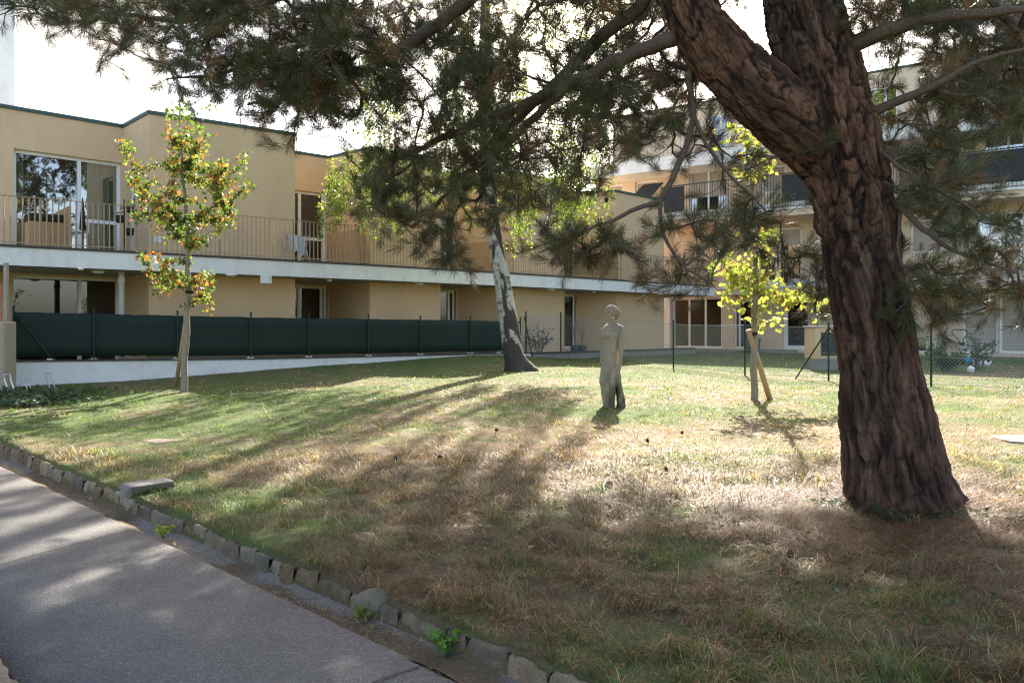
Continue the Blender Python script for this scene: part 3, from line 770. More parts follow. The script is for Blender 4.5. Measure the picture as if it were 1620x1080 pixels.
# balcony slab with a slightly bowed front edge
EPX = np.concatenate([np.linspace(-380, 1131, 90)]); EDGE = [edge(p) for p in EPX]
inner = offs(EDGE, -3.4)
sb = MB(); n = len(EDGE)
v = []
for i in range(n): v += [(*EDGE[i], Z_SL0), (*EDGE[i], Z_SL1 - .025), (*inner[i], Z_SL1 - .025), (*inner[i], Z_SL0)]
sb.add(v, [(4 * i + k, 4 * i + 4 + k, 4 * i + 4 + (k + 1) % 4, 4 * i + (k + 1) % 4) for i in range(n - 1) for k in range(3)] + [tuple(4 * (n - 1) + k for k in range(4)), (3, 2, 1, 0)])
sb.build('balcony_slab', M['white'], B1)
sf = MB(); a, b = offs(EDGE, -.12), inner
sf.add([(*p, Z_SL0 - .006) for p in a] + [(*p, Z_SL0 - .006) for p in b], [(i, n + i, n + i + 1, i + 1) for i in range(n - 1)]); sf.build('soffit', M['soffit'], B1)
eb = MB(); strip(eb, EDGE, -.30, .03, Z_SL1 - .021, Z_SL1 + .03); eb.build('slab_edging', M['edge'], B1)
# railing
RL = offs(EDGE, -.03)
rb = MB(); strip(rb, RL, -.018, .018, Z_SL1 + 1.035, Z_SL1 + 1.05); rail = rb.build('railing', M['rail'], B1)
rb = MB(); strip(rb, RL, -.010, .010, Z_SL1 + .075, Z_SL1 + .095); rb.build('bottom_rail', M['rail'], rail)
cum = np.concatenate([[0], np.cumsum([np.linalg.norm(RL[i + 1] - RL[i]) for i in range(n - 1)])]); RLa = np.array(RL)
bars = []
s = .05
while s < cum[-1]:
    bars.append((np.interp(s, cum, RLa[:, 0]), np.interp(s, cum, RLa[:, 1]))); s += .112
vis = [b for b in bars if 810 + F * b[0] / b[1] > -30]; near = vis[:96]; rest = vis[96:] + [b for b in bars if b not in vis]
bm = MB().box(-.010, .010, -.010, .010, Z_SL1 + .031, Z_SL1 + 1.034)
proto = bm.build('baluster', M['rail'])
bmesh_ = proto.data; bpy.data.objects.remove(proto)
for (x, y) in near: link('baluster', bmesh_, rail, np.array([x, y, 0]) - rootloc(rail))
rb = MB()
for (x, y) in rest: rb.box(x - .010, x + .010, y - .010, y + .010, Z_SL1 + .031, Z_SL1 + 1.034)
o = rb.build('balusters', M['rail'], rail); o['kind'] = 'stuff'
pb = MB().box(-.014, .014, -.014, .014, Z_SL1 - .12, Z_SL1 + 1.03).box(-.03, .03, -.03, .03, Z_SL1 + .0305, Z_SL1 + .045)
po = pb.build('post', M['rail']); pm_ = po.data; bpy.data.objects.remove(po)
for s in np.arange(.6, cum[-1], 1.9):
    x, y = np.interp(s, cum, RLa[:, 0]), np.interp(s, cum, RLa[:, 1]); link('post', pm_, rail, np.array([x, y, 0]) - rootloc(rail))
# partition panels between the flats
for x0, ln, h in ((113, 2.0, .95), (581, 2.1, 1.02), (788, 2.2, 1.02), (982, 2.3, 1.05), (340, .01, .01)):
    if ln < 1: continue
    e = edge(x0); e2 = edge(x0 + 3); d = (e2 - e) / np.linalg.norm(e2 - e); inn = np.array([-d[1], d[0]])
    fr = Frame(e + inn * .12, inn, d); m = MB(); m.fbox(fr, 0, ln, -.02, .02, Z_SL1 + .035, Z_SL1 + h)
    m.build('partition_panel', M['panel'], B1, bevel=.004)
# drain pipe, ceiling lamps
p = edge(209); p = p + np.array([-.5, .55]); MB().lathe((p[0], p[1], 0), [(.065, .5), (.065, 2.6), (.08, 2.61), (.08, 2.70), (.065, 2.71), (.065, Z_SL0 - .002)], 16).build('drain_pipe', M['white'], B1, True)
for x, y, r in ((128, 424.5, .06), (155, 430, .13), (366, 434.5, .13), (521, 443, .07), (663, 449, .13), (751, 452, .07), (872, 458, .14), (939, 461.5, .08), (1042, 468, .14)):
    d = (Z_SL0 - .03 - EYE) * F / (HOR - y); q = P(x, y, d)
    MB().lathe((q[0], q[1], Z_SL0 - .0065), [(r, 0), (r, -.025), (r * .85, -.05), (r * .4, -.065)], 20).build('ceiling_lamp', M['lamp'], B1, True)
q = P(421, 442, (Z_SL0 - .12 - EYE) * F / (HOR - 442)); MB().box(q[0] - .11, q[0] + .11, q[1] - .11, q[1] + .11, Z_SL0 - .22, Z_SL0 - .007).build('lamp_box', M['white'], B1, bevel=.01)
# wall lamp on first upper block, letter plate
fr, L = seg_frame(2)
u = fr.ux(355); q = fr(u, .002); MB().lathe((*q, 4.75), [(.13, 0), (.13, .03), (.10, .06), (.04, .075)], 20, axis=(*fr.n, 0)).build('wall_lamp', M['lamp'], B1, True)
u = fr.ux(250); m = MB(); m.fbox(fr, u - .1, u + .1, .002, .02, 3.6, 3.75); m.build('notice_plate', M['white'], B1)
# terrace under the balcony
tb = MB(); EP2 = [edge(p) for p in np.linspace(-380, 1100, 80)]; outer = offs(EP2, .03); inn2 = offs(EP2, -4.2)
poly = [tuple(p) for p in outer] + [tuple(p) for p in inn2[::-1]]
n2 = len(outer); tb.add([(*p, Z_TER) for p in outer] + [(*p, Z_TER) for p in inn2], [(i, i + 1, n2 + i + 1, n2 + i) for i in range(n2 - 1)])
props(tb.build('terrace', M['concrete']), kind='structure')

# ---- retaining wall and kerb of the terrace
def wt_z(px):                     # top of the little wall
    return float(np.interp(px, [-200, 20, 420, 743, 830, 1100], [.87, .885, .80, .76, .74, .70]))
wx = np.linspace(17, 838, 60); wp = [edge(p) for p in wx]
wm = MB(); strip(wm, wp, -.22, .05, [.05] * 60, [wt_z(p) - .04 for p in wx])
RW = wm.build('retaining_wall', M['wallwhite'], None, loc=(wp[0][0], wp[0][1], 0)); props(RW, 'low white rendered retaining wall under the green screen fence', 'wall')
cm = MB(); strip(cm, wp, -.24, .075, [wt_z(p) - .037 for p in wx], [wt_z(p) for p in wx]); cm.build('wall_cap', M['edge'], RW)
wx2 = np.linspace(841, 1098, 30); wp2 = [edge(p) for p in wx2]
km = MB(); strip(km, wp2, -.2, .06, [.1] * 30, [wt_z(p) - .07 for p in wx2]); o = km.build('terrace_kerb', M['concrete'], None, loc=(wp2[0][0], wp2[0][1], 0)); props(o, 'low grey stone kerb edging the open end of the terrace', 'kerb')
cm = MB(); strip(cm, wp2, -.22, .07, [wt_z(p) - .067 for p in wx2], [wt_z(p) - .01 for p in wx2]); cm.build('kerb_cap', M['edge'], o)

# ---- things on the balcony and terrace
def base_on(px, inward, z):
    e = edge(px); e2 = edge(px + 3); d = (e2 - e) / np.linalg.norm(e2 - e); inn = np.array([-d[1], d[0]]); p = e + inn * inward
    return np.array([p[0], p[1], z]), Frame(p, d, -inn)
zb = Z_SL1 + .005
c, fr = base_on(131, .75, zb)
t = thing('garden_chair', c, 'white metal garden chair on the balcony behind the railing', 'chair')
m = MB(); m.fbox(fr, -.22, .22, -.2, .2, zb + .42, zb + .45); m.build('seat', M['cloth'], t, bevel=.01)
m = MB()
for u in (-.2, -.07, .07, .2): m.tube([(*fr(u, -.2), zb + .45), (*fr(u, -.30), zb + .9)], .01, 6)
m.tube([(*fr(-.2, -.30), zb + .9), (*fr(.2, -.30), zb + .9)], .012, 6); m.build('backrest', M['frame'], t)
for u in (-.2, .2):
    for ww in (-.2, .2): MB().tube([(*fr(u, ww), zb), (*fr(u * .95, ww * .9), zb + .42)], .012, 6).build('leg', M['frame'], t)
for u in (-.24, .24): MB().tube([(*fr(u, -.22), zb + .66), (*fr(u, .18), zb + .66), (*fr(u, .2), zb + .42)], .012, 6).build('armrest', M['frame'], t)
c, fr = base_on(84, .9, zb)
t = thing('storage_box', c, 'dark covered storage box beside the tan panel on the balcony', 'box')
m = MB(); m.fbox(fr, -.35, .35, -.25, .25, zb, zb + .62); m.build('box_body', M['wood'], t, bevel=.01)
m = MB(); m.fbox(fr, -.37, .37, -.27, .27, zb + .622, zb + .80); m.build('cover', M['black'], t, bevel=.05)
c, fr = base_on(140, .55, zb)
t = thing('closed_parasol', c, 'closed dark parasol standing beside the balcony chair', 'parasol')
MB().lathe(c, [(.16, 0), (.16, .05), (.03, .06), (.018, .07), (.018, .45)], 12).build('stand', M['black'], t, True)
MB().lathe(c, [(.02, .45), (.07, .5), (.05, .8), (.022, 1.12), (.008, 1.2)], 10).build('canopy', M['black'], t, True)
c, fr = base_on(207, .55, zb)
t = thing('planter_stand', c, 'dark plant stand with hanging pots by the corner of the balcony', 'plant stand')
MB().lathe(c, [(.14, 0), (.14, .03), (.015, .04), (.015, 1.25)], 10).build('pole', M['black'], t)
for k, (u, z) in enumerate(((.12, .42), (.14, .95), (-.1, .7))):
    q = fr(u, .02); MB().lathe((*q, zb + z), [(.07, 0), (.11, .17), (.10, .17), (.095, .15)], 12).build('pot', M['black'], t, True)
MB().tube([(*fr(-.25, 0), zb + .9), (*fr(.1, 0), zb + .98)], .012, 6).build('arm', M['black'], t)
c, fr = base_on(490, .8, zb)
t = thing('drying_rack', c, 'small drying rack with pale blue and white laundry behind the railing', 'drying rack')
m = MB()
for u in (-.3, .3): m.tube([(*fr(u, -.2), zb), (*fr(u, .15), zb + .75)], .01, 6); m.tube([(*fr(u, .2), zb), (*fr(u, -.15), zb + .75)], .01, 6)
for ww in (-.15, 0, .15): m.tube([(*fr(-.32, ww), zb + .72), (*fr(.32, ww), zb + .72)], .006, 6)
m.build('rack_frame', M['wire'], t)
for u0, u1, ww, hh in ((-.28, -.02, .16, .42), (.05, .27, .0, .5), (-.15, .2, -.15, .3)):
    m = MB(); k = 12
    pa = [fr(u0 + (u1 - u0) * i / k, ww + .012 * math.sin(i * 1.7)) for i in range(k + 1)]; pz = [fr(u0 + (u1 - u0) * i / k, ww + .03 * math.sin(i * 1.3 + 1)) for i in range(k + 1)]
    m.add([(*p, zb + .735) for p in pa] + [(*p, zb + .735 - hh + .02 * math.sin(i * 2)) for i, p in enumerate(pz)], [(i, i + 1, k + 2 + i, k + 1 + i) for i in range(k)]); m.build('laundry', M['cloth'], t)

# ---- white tower block far left
m = MB().box(-40, -18.35, 30.5, 44, 0, 22)
tw = m.build('tower_block', M['white'], None, loc=(-29, 30.5, 0)); props(tw, 'plain white rendered tower block rising behind the tan roof at the left edge', 'building')
m = MB().box(-40.1, -18.25, 30.4, 44.1, 22.003, 22.2); m.build('roof_coping', M['coping'], tw)

# ------------------------------------------------------------------ right building
B2 = thing('apartment_block', (12, 36, 0), 'four storey beige apartment block with railed balconies standing behind the pine trunk', 'building')
fr2 = Frame((11, 33.4), (1.29, -1.0), (-1.0, -1.29))
UL, UR = -10.0, 15.5; WB = -1.7
LV = [.45, 3.16, 6.30, 9.1]       # slab edge heights
def u2(x, wv=WB): return float(fr2.ux(x, wv))
frw = Frame(fr2(UL, WB), fr2.d, fr2.n); LW = UR - UL
ops2 = []; win2 = []
def op2(x0, x1, z0, z1, **k):
    a, b = u2(x0) - UL, u2(x1) - UL; ops2.append((a, b, z0, z1)); win2.append((a, b, z0, z1, k))
# ground floor
op2(1064, 1142, .60, 2.86, muls=(.33, .66), gm='glass_dark', back='dark')
op2(1161, 1196, .60, 2.72, muls=(.22,), gm='glass_dark', back='room', name='window')
op2(1239, 1283, .60, 2.80, gm='glass_dark', back='dark', fw=.16, name='door')
op2(1438, 1467, .55, 1.25, gm='glass_dark', back='dark')
op2(1523, 1579, .60, 2.75, shut=.01, back='dark'); op2(1581, 1650, .60, 2.75, shut=.01, back='dark')
# first floor
op2(1198, 1268, 3.5, 5.75, muls=(.42, .5), gm='glass_dark', back='dark', shut=.66)
op2(1440, 1492, 4.4, 5.7, shut=.05, back='dark')
op2(1546, 1622, 3.5, 5.75, muls=(.55,), gm='glass', back='room'); op2(1640, 1720, 3.5, 5.75, muls=(.5,), gm='glass', back='room')
op2(1300, 1360, 3.5, 5.75, muls=(.5,), gm='glass', back='room')
# second floor
op2(1204, 1243, 7.3, 8.45, shut=.03, back='dark'); op2(1422, 1458, 6.6, 8.8, muls=(.7,), gm='glass', back='room'); op2(1555, 1622, 6.6, 8.8, muls=(.6,), gm='glass', back='room'); op2(1090, 1150, 6.6, 8.6, muls=(.5,), gm='glass', shut=.4)
op2(962, 985, 7.3, 8.45, shut=.03, back='dark'); op2(1005, 1040, 7.3, 8.45, shut=.03, back='dark')
wb = MB(); wall_sheet(wb, frw, LW, .2, LV[3], ops2, .2)
# side and back
A, Bp = fr2(UL, WB), fr2(UR, WB); A2, B2p = fr2(UL, WB - 12), fr2(UR, WB - 12)
for a, b in ((Bp, B2p), (B2p, A2), (A2, A)): wb.add([(*a, .2), (*b, .2), (*b, LV[3]), (*a, LV[3])], [(0, 1, 2, 3)])
wb.build('wall', M['plaster2'], B2)
for a, b, z0, z1, k in win2: window(B2, frw, a, b, -.1, z0, z1, **k)
# set back top storey
WS = WB - 1.6; frs = Frame(fr2(UL + .05, WS), fr2.d, fr2.n); LS = UR - UL - .05
ops3 = []; win3 = []
for x0, x1 in ((1122, 1152), (1370, 1420), (1500, 1560)):
    a, b = fr2.ux(x0, WS) - UL - .05, fr2.ux(x1, WS) - UL - .05; ops3.append((a, b, 9.3, 11.5)); win3.append((a, b))
ub = MB(); wall_sheet(ub, frs, LS, LV[3], 12.1, ops3, .2)
A, Bp = fr2(UL + .05, WS), fr2(UR, WS); A2, B2p = fr2(UL + .05, WB - 12), fr2(UR, WB - 12)
for a, b in ((Bp, B2p), (B2p, A2), (A2, A)): ub.add([(*a, LV[3]), (*b, LV[3]), (*b, 12.1), (*a, 12.1)], [(0, 1, 2, 3)])
ub.add([(*A, 12.08), (*Bp, 12.08), (*B2p, 12.08), (*A2, 12.08)], [(0, 1, 2, 3)])
ub.build('top_storey', M['plaster2'], B2)
for a, b in win3: window(B2, frs, a, b, -.1, 9.3, 11.5, muls=(.6,), gm='glass')
m = MB(); m.fbox(fr2, UL + .02, UR - .02, WS + .002, WB - .252, 8.9, 9.05); m.build('terrace_deck', M['concrete'], B2)
m = MB(); strip(m, [A2, A, Bp, B2p], -.3, .04, 12.11, 12.2); m.build('roof_coping', M['coping'], B2)
# balcony decks: white edge, pale band, railing of bars
def deck(z, u0, u1, sheet, railm):
    m = MB(); m.fbox(fr2, u0, u1, WB - .3, 0, z - .02, z + .06); d_ = m.build('balcony_slab', M['white'], B2)
    m = MB(); m.fbox(fr2, u0 + .02, u1 - .02, WB + .01, -.06, z - .26, z - .023); m.build('soffit', M['plaster2'], B2)
    m = MB(); m.fbox(fr2, u0 + .03, u1 - .03, -.09, -.03, z + .064, z + .26); m.build('parapet', M['white'], B2)
    m = MB(); m.fbox(fr2, u0, u1, -.022, .022, z + 1.42, z + 1.46); r_ = m.build('railing', M[railm], B2)
    m = MB(); m.fbox(fr2, u0, u1, -.012, .012, z + .10, z + .12); m.build('bottom_rail', M[railm], r_)
    m = MB(); u = u0 + .06
    while u < u1: m.fbox(fr2, u - .008, u + .008, -.008, .008, z + .122, z + 1.418); u += .12
    o = m.build('balusters', M[railm], r_); o['kind'] = 'stuff'
    if sheet:
        for xa, xb in ((1047, 1082), (1236, 1320), (1490, 1760)):
            m = MB(); m.fbox(fr2, u2(xa, 0), min(u2(xb, 0), u1 - .04), -.05, -.035, z + .30, z + 1.40); m.build('privacy_sheet', M['rail_dark'], B2)
deck(LV[1], u2(1135, 0), UR, False, 'rail'); deck(LV[2], u2(1045, 0), UR, True, 'rail_dark')
# white parapet band of the roof terrace with a thin railing
m = MB(); m.fbox(fr2, UL + .5, UR, WB - .25, .0, 8.52, 9.1); m.build('terrace_band', M['white'], B2)
m = MB(); m.fbox(fr2, UL + .5, UR, -.12, -.09, 10.02, 10.05); r_ = m.build('railing', M['rail'], B2)
m = MB(); u = UL + .55
while u < u2(1240): m.fbox(fr2, u - .007, u + .007, -.112, -.098, 9.102, 10.018); u += .2
o = m.build('balusters', M['rail'], r_); o['kind'] = 'stuff'
m = MB(); m.fbox(fr2, u2(1051), u2(1062), WB + .003, WB + .16, .45, 2.86); m.build('pilaster', M['white'], B2)
# thin posts, lamps, downpipe, doorsteps, terrace
for x, z in ((1519, 5.15),):
    q = fr2(u2(x), WB + .003); MB().lathe((*q, z), [(.17, 0), (.17, .03), (.13, .07), (.05, .09)], 20, axis=(*fr2.n, 0)).build('wall_lamp', M['lamp'], B2, True)
for x in (1297,): 
    q = fr2(u2(x), WB + .08); MB().lathe((*q, 0), [(.05, .4), (.05, 8.4)], 12).build('drain_pipe', M['white'], B2, True)
m = MB(); m.fbox(fr2, u2(1060), u2(1182), WB + .02, WB + 1.5, .3, .56); props(m.build('terrace_step', M['concrete'], None, loc=(*fr2(u2(1120), -1), .3), bevel=.01), 'long low concrete terrace step below the three tall dark windows', 'step')
m = MB(); m.fbox(fr2, u2(1195), u2(1262), WB + .02, WB + .9, .3, .58); props(m.build('doorstep', M['concrete'], None, loc=(*fr2(u2(1240), -1), .3), bevel=.01), 'grey concrete doorstep in front of the white framed glass door', 'step')
# blue awning and dark tilted roof panel near the corner
m = MB(); c0 = fr2(u2(1005, 0), .3); m.hexa([(*fr2(u2(990, 0), -.3), 7.35), (*fr2(u2(1022, 0), -.3), 7.35), (*fr2(u2(1022, 0), -.25), 7.36), (*fr2(u2(990, 0), -.25), 7.36)], [(*fr2(u2(1003, 0), -.9), 8.1), (*fr2(u2(1035, 0), -.9), 8.1), (*fr2(u2(1035, 0), -.85), 8.12), (*fr2(u2(1003, 0), -.85), 8.12)])
m.build('awning', M['louvre'], B2)

# ------------------------------------------------------------------ green screen fence on the wall
def screen_mat():
    m, nt, b, o = mat('green_screen_fabric')
    tc = N(nt, 'ShaderNodeTexCoord'); n1 = N(nt, 'ShaderNodeTexNoise'); setin(n1, Scale=1.1, Detail=4.0); nt.links.new(tc.outputs['Object'], n1.inputs['Vector'])
    cr = N(nt, 'ShaderNodeValToRGB'); cr.color_ramp.elements[0].color = (.003, .014, .009, 1); cr.color_ramp.elements[1].color = (.006, .023, .014, 1); nt.links.new(n1.outputs[0], cr.inputs[0])
    nt.links.new(cr.outputs[0], b.inputs['Base Color']); setin(b, Roughness=.8)
    n2 = N(nt, 'ShaderNodeTexNoise'); setin(n2, Scale=40.0, Detail=2.0); nt.links.new(tc.outputs['Object'], n2.inputs['Vector'])
    bp = N(nt, 'ShaderNodeBump'); setin(bp, Strength=.5, Distance=.01); nt.links.new(n2.outputs[0], bp.inputs['Height']); nt.links.new(bp.outputs[0], b.inputs['Normal']); return m
M['screen'] = screen_mat()
posts_x = [21, 148, 280, 396, 488, 582, 664, 743, 822]
def wpt(px): e = edge(px); return np.array([e[0], e[1], wt_z(px)])
c0 = wpt(21)
FS = thing('screen_fence', c0, 'long wire fence covered with dark green privacy screen on top of the low white wall', 'fence')
sm = MB(); m_ = 240; sx = np.linspace(22, 820, m_); P1 = [edge(p) for p in sx]
wob = [.012 * math.sin(i * .9) + .02 * (float(fbm(np.array(i * .12), np.array(0.), 5)) - .5) for i in range(m_)]
a = offs(P1, 0); nn = [o_ - a_ for o_, a_ in zip(offs(P1, 1.0), a)]
for rows in (1,):
    v = []; zs = (.075, .3, .55, .8, 1.0)
    for i in range(m_):
        for j, h in enumerate(zs):
            p = a[i] + nn[i] * (.0 + wob[i] * (1 if j % 2 else .5)); sag = .018 * (float(vnoise(np.array(i * .35), np.array(1.), 6)) - .5)
            v.append((p[0], p[1], wt_z(sx[i]) + h + (sag if j in (0, 4) else 0)))
    sm.add(v, [(i * 5 + j, (i + 1) * 5 + j, (i + 1) * 5 + j + 1, i * 5 + j + 1) for i in range(m_ - 1) for j in range(4)])
o = sm.build('screen', M['screen'], FS, True); md = o.modifiers.new('solid', 'SOLIDIFY'); md.thickness = .006
pm = MB().tube([(0, 0, -.01), (0, 0, 1.09)], .021, 10).lathe((0, 0, 1.09), [(.026, 0), (.026, .02), (.012, .035)], 10).build('post', M['green']); pmesh = pm.data; bpy.data.objects.remove(pm)
fm = MB().box(-.09, .09, -.06, .06, 0, .012).tube([(-.06, .04, .012), (-.06, .04, .04)], .012, 6).tube([(.06, -.04, .012), (.06, -.04, .04)], .012, 6).build('foot', M['steel']); fmesh = fm.data; bpy.data.objects.remove(fm)
for x in posts_x:
    q = wpt(x); e = offs([edge(x - 2), edge(x), edge(x + 2)], .035)[1]
    po = link('post', pmesh, FS, np.array([e[0], e[1], q[2]]) - c0); fo = link('foot_plate', fmesh, po, (0, 0, .001))
for xa, xb in ((24, 80), (820, 787)):
    qa, qb = wpt(xa), wpt(xb); ea, eb_ = edge(xa), edge(xb); s = offs([ea, eb_], .05 if xb > xa else -.05)
    MB().tube([(s[0][0], s[0][1], qa[2] + .98), (s[1][0], s[1][1], qb[2] + .03)], .017, 8).build('brace', M['green'], FS)
    MB().box(s[1][0] - .06, s[1][0] + .06, s[1][1] - .05, s[1][1] + .05, qb[2] + .002, qb[2] + .03).build('brace_foot', M['steel'], FS)
# gravel board strip glimpsed under the screen
bm = MB(); bx = np.linspace(240, 800, 40); strip(bm, [edge(p) for p in bx], -.35, -.32, [wt_z(p) - .02 for p in bx], [wt_z(p) + .09 for p in bx]); bm.build('gravel_board', M['greywood'], FS)

# ------------------------------------------------------------------ wire mesh fence round the garden
def gpt(x, y):
    return np.array([x, y, float(gz(np.array(x), np.array(y)))])
fp = [np.array([*edge(832), wt_z(832)]), np.array([*edge(887), wt_z(887)])]
for px, Yd in ((1065, 22.8), (1178, 19.9), (1310, 18.5), (1472, 17.0), (1655, 15.7)):
    fp.append(gpt((px - 810) / F * Yd, Yd))
FW = thing('wire_fence', fp[2], 'thin diamond mesh wire fence on slim green posts enclosing the garden strip', 'fence')
wm = MB(); tw_ = MB(); H = 1.22
for i, (a, b) in enumerate(zip(fp[:-1], fp[1:])):
    L = np.linalg.norm(b[:2] - a[:2]); s = 0; cell = .075; r = .0022
    def at(u, h):
        u = min(max(u, 0), L); f = u / L; sagz = -.03 * 4 * f * (1 - f) if h > 1 else 0; return a + (b - a) * f + np.array([0, 0, h + sagz])
    dirv = np.array([*(b - a)[:2] / L, 0]); nv = np.array([-dirv[1], dirv[0], 0])
    def wire(p, q, r):
        d = q - p; d /= np.linalg.norm(d); n_ = np.cross(d, nv); k = len(wm.v)
        wm.v += [tuple(p + n_ * r), tuple(p - n_ * r * .5 + nv * r), tuple(p - n_ * r * .5 - nv * r), tuple(q + n_ * r), tuple(q - n_ * r * .5 + nv * r), tuple(q - n_ * r * .5 - nv * r)]
        wm.f += [(k, k + 1, k + 4, k + 3), (k + 1, k + 2, k + 5, k + 4), (k + 2, k, k + 3, k + 5)]
    u = -H
    while u < L:
        # rising and falling strands clipped to the bay
        u0, u1 = max(u, 0), min(u + H, L)
        if u1 > u0: wire(at(u0, .05 + (u0 - u)), at(u1, .05 + (u1 - u) * (1 - .05 / H)), r)
        if u1 > u0: wire(at(u0, .05 + H - .05 - (u0 - u) * (1 - .05 / H)), at(u1, .05 + max(0, H - .05 - (u1 - u) * (1 - .05 / H))), r)
        u += cell
    for h, rr in ((H, .006), (.62, .004), (.06, .004)):
        pts = [at(L * k / 24, h) for k in range(25)]
        if h == .62: pts = [p + np.array([0, 0, -.012 * 4 * k / 24 * (1 - k / 24)]) for k, p in enumerate(pts)]
        tw_.tube(pts, rr, 5)
wm.build('wire_mesh', M['green'] if False else M['wire'], FW); tw_.build('tension_wires', M['wire'], FW)
pm = MB().tube([(0, 0, -.1), (0, 0, 1.29)], .022, 10).lathe((0, 0, 1.29), [(.028, 0), (.028, .02), (.012, .035)], 10).build('post', M['green']); pmesh2 = pm.data; bpy.data.objects.remove(pm)
for p in fp: link('post', pmesh2, FW, p + np.array([0, -.03, 0]) - fp[2])
def brace(p, q): MB().tube([p, q], .018, 8).build('brace', M['green'], FW)
brace(fp[4] + np.array([0, -.03, 1.18]), gpt(*ground_px(1257, 599)[:2]) + np.array([0, 0, -.03]))
brace(fp[0] + np.array([-.05, -.03, 1.15]), np.array([*edge(841), wt_z(841)]) + np.array([0, -.4, -.1]))
brace(fp[4] + np.array([0.02, -.03, 1.18]), fp[4] + np.array([.9, -.75, 0]))

# ------------------------------------------------------------------ left edge: gate post, lattice, bike stands
g0 = P(-2, 612, 16.0); 
m = MB().box(g0[0] - .55, P(14.5, 600, 16)[0], 15.85, 16.25, .1, 1.68); o = m.build('gate_pillar', M['aggregate'], None, loc=(g0[0], 16.0, .1), bevel=.03); props(o, 'rough exposed aggregate concrete pillar at the left edge beside the white wall', 'pillar')
xq = P(9.5, 0, 16.4)[0]
t = thing('trellis_screen', (xq - .5, 16.4, 1.7), 'terracotta lattice screen with a pale wooden post above the concrete pillar', 'trellis')
MB().box(xq - .035, xq + .035, 16.37, 16.44, 1.68, 2.845).build('post', M['greywood'], t)
m = MB()
for k in range(14):
    z = 1.7 + k * .055; m.box(xq - .9, xq - .036, 16.395, 16.405, z, z + .018)
for k in range(16):
    x = xq - .9 + k * .056; m.box(x, x + .018, 16.406, 16.416, 1.69, 2.43)
m.build('lattice', M['terracotta'], t)
bs = MB()
for dx in (-.045, .045):
    bs.tube([(dx, 0, -.02), (dx + .10, -.06, .02), (dx, .0, .2), (dx - .04, .05, .27)], .010, 8)
bs.tube([(-.045 - .04, .05, .27), (.045 - .04, .05, .27)], .010, 8)
bso = bs.build('rods', M['steel']); bmesh2 = bso.data; bpy.data.objects.remove(bso)
for i, (x, y, lb) in enumerate(((12, 622, 'bent steel rod bracket in the ivy right in front of the concrete pillar'), (43, 619, 'smallest bent steel rod bracket poking out of the ivy between the other two'), (77, 615, 'bent steel rod bracket standing in the ivy before the white wall, farthest from the pillar'))):
    c = ground_px(x, y); o = link('steel_bracket', bmesh2, None, c); o.scale = [(1.3,) * 3, (.75,) * 3, (1.15,) * 3][i]; props(o, lb, 'bracket', 'steel brackets in the ivy')

# ------------------------------------------------------------------ garden on the right
c = ground_px(1310, 585); x0, x1 = P(1290, 0, c[1])[0], P(1360, 0, c[1])[0]; y0 = c[1]; zg = .44
t = thing('vent_housing', ((x0 + x1) / 2, y0 + .4, zg), 'tan vent housing with a dark louvre grille on a grey plinth beside the pine trunk', 'vent housing')
MB().box(x0, x1, y0, y0 + .8, zg - .1, zg + .27).build('plinth', M['concrete'], t, bevel=.008)
MB().box(x0 - .01, x1 + .01, y0 - .02, y0 + .8, zg + .272, zg + 1.10).build('housing_body', M['plaster'], t, bevel=.008)
MB().box(x0 - .04, x1 + .04, y0 - .05, y0 + .84, zg + 1.103, zg + 1.15).build('lid', M['soffit'], t, bevel=.008)
lx0, lx1 = x0 + .14, x1 - .14
m = MB().box(lx0, lx1, y0 - .035, y0 - .023, zg + .36, zg + .98)
for k in range(13):
    z = zg + .38 + k * .045; m.hexa([(lx0 + .02, y0 - .07, z), (lx1 - .02, y0 - .07, z), (lx1 - .02, y0 - .036, z + .02), (lx0 + .02, y0 - .036, z + .02)], [(lx0 + .02, y0 - .07, z + .008), (lx1 - .02, y0 - .07, z + .008), (lx1 - .02, y0 - .036, z + .028), (lx0 + .02, y0 - .036, z + .028)])
m.build('louvre_grille', M['louvre'], t)

def bush(name, base, rad, hgt, nst, nl, size, pal, label, cat, templ='oval', droop=.2, spread=1.0):
    t = thing(name, base, label, cat); st = MB(); LC, LD = [], []
    for i in range(nst):
        a = random.uniform(0, 6.283); rr = rad * math.sqrt(random.random()) * spread
        tip = np.array(base) + np.array([math.cos(a) * rr, math.sin(a) * rr, hgt * (1 - .35 * (rr / rad) ** 2) * random.uniform(.65, 1.05)])
        mid = np.array(base) * .6 + tip * .4 + np.array([0, 0, hgt * .18]); b = np.array(base) + np.array([math.cos(a), math.sin(a), 0]) * rad * .15
        st.tube([b, mid, tip], [.010, .006, .003], 5)
        for k in range(nl):
            s = random.uniform(.25, 1.03); p = b * (1 - s) ** 2 + 2 * mid * s * (1 - s) + tip * s * s
            LC.append(p + np.array([random.gauss(0, .05), random.gauss(0, .05), random.gauss(0, .04)])); LD.append(np.array([random.gauss(0, 1), random.gauss(0, 1), random.gauss(.2, .6)]))
    st.build('stems', M['bark_small'], t)
    n = len(LC); pal = np.array(pal); cc = pal[rng.integers(0, len(pal), n)] * rng.uniform(.7, 1.25, (n, 1))
    V, Fc, C = leaves(np.array(LC), np.array(LD), rng.uniform(.6, 1.2, n) * size, cc, templ); fixed('foliage', V, Fc, M['leaf'], t, C); return t
M['bark_small'] = noisecol('twig_bark', (.10, .075, .05), (.17, .13, .09), 25, .9)
G = [(.045, .085, .03), (.06, .11, .04), (.03, .06, .025)]
q = ground_px(1598, 588); bush('shrub', gpt(q[0], 19.6), .75, 1.05, 46, 34, .085, G + [(.12, .16, .08)], 'large dark leafy shrub behind the wire fence at the right edge', 'shrub')
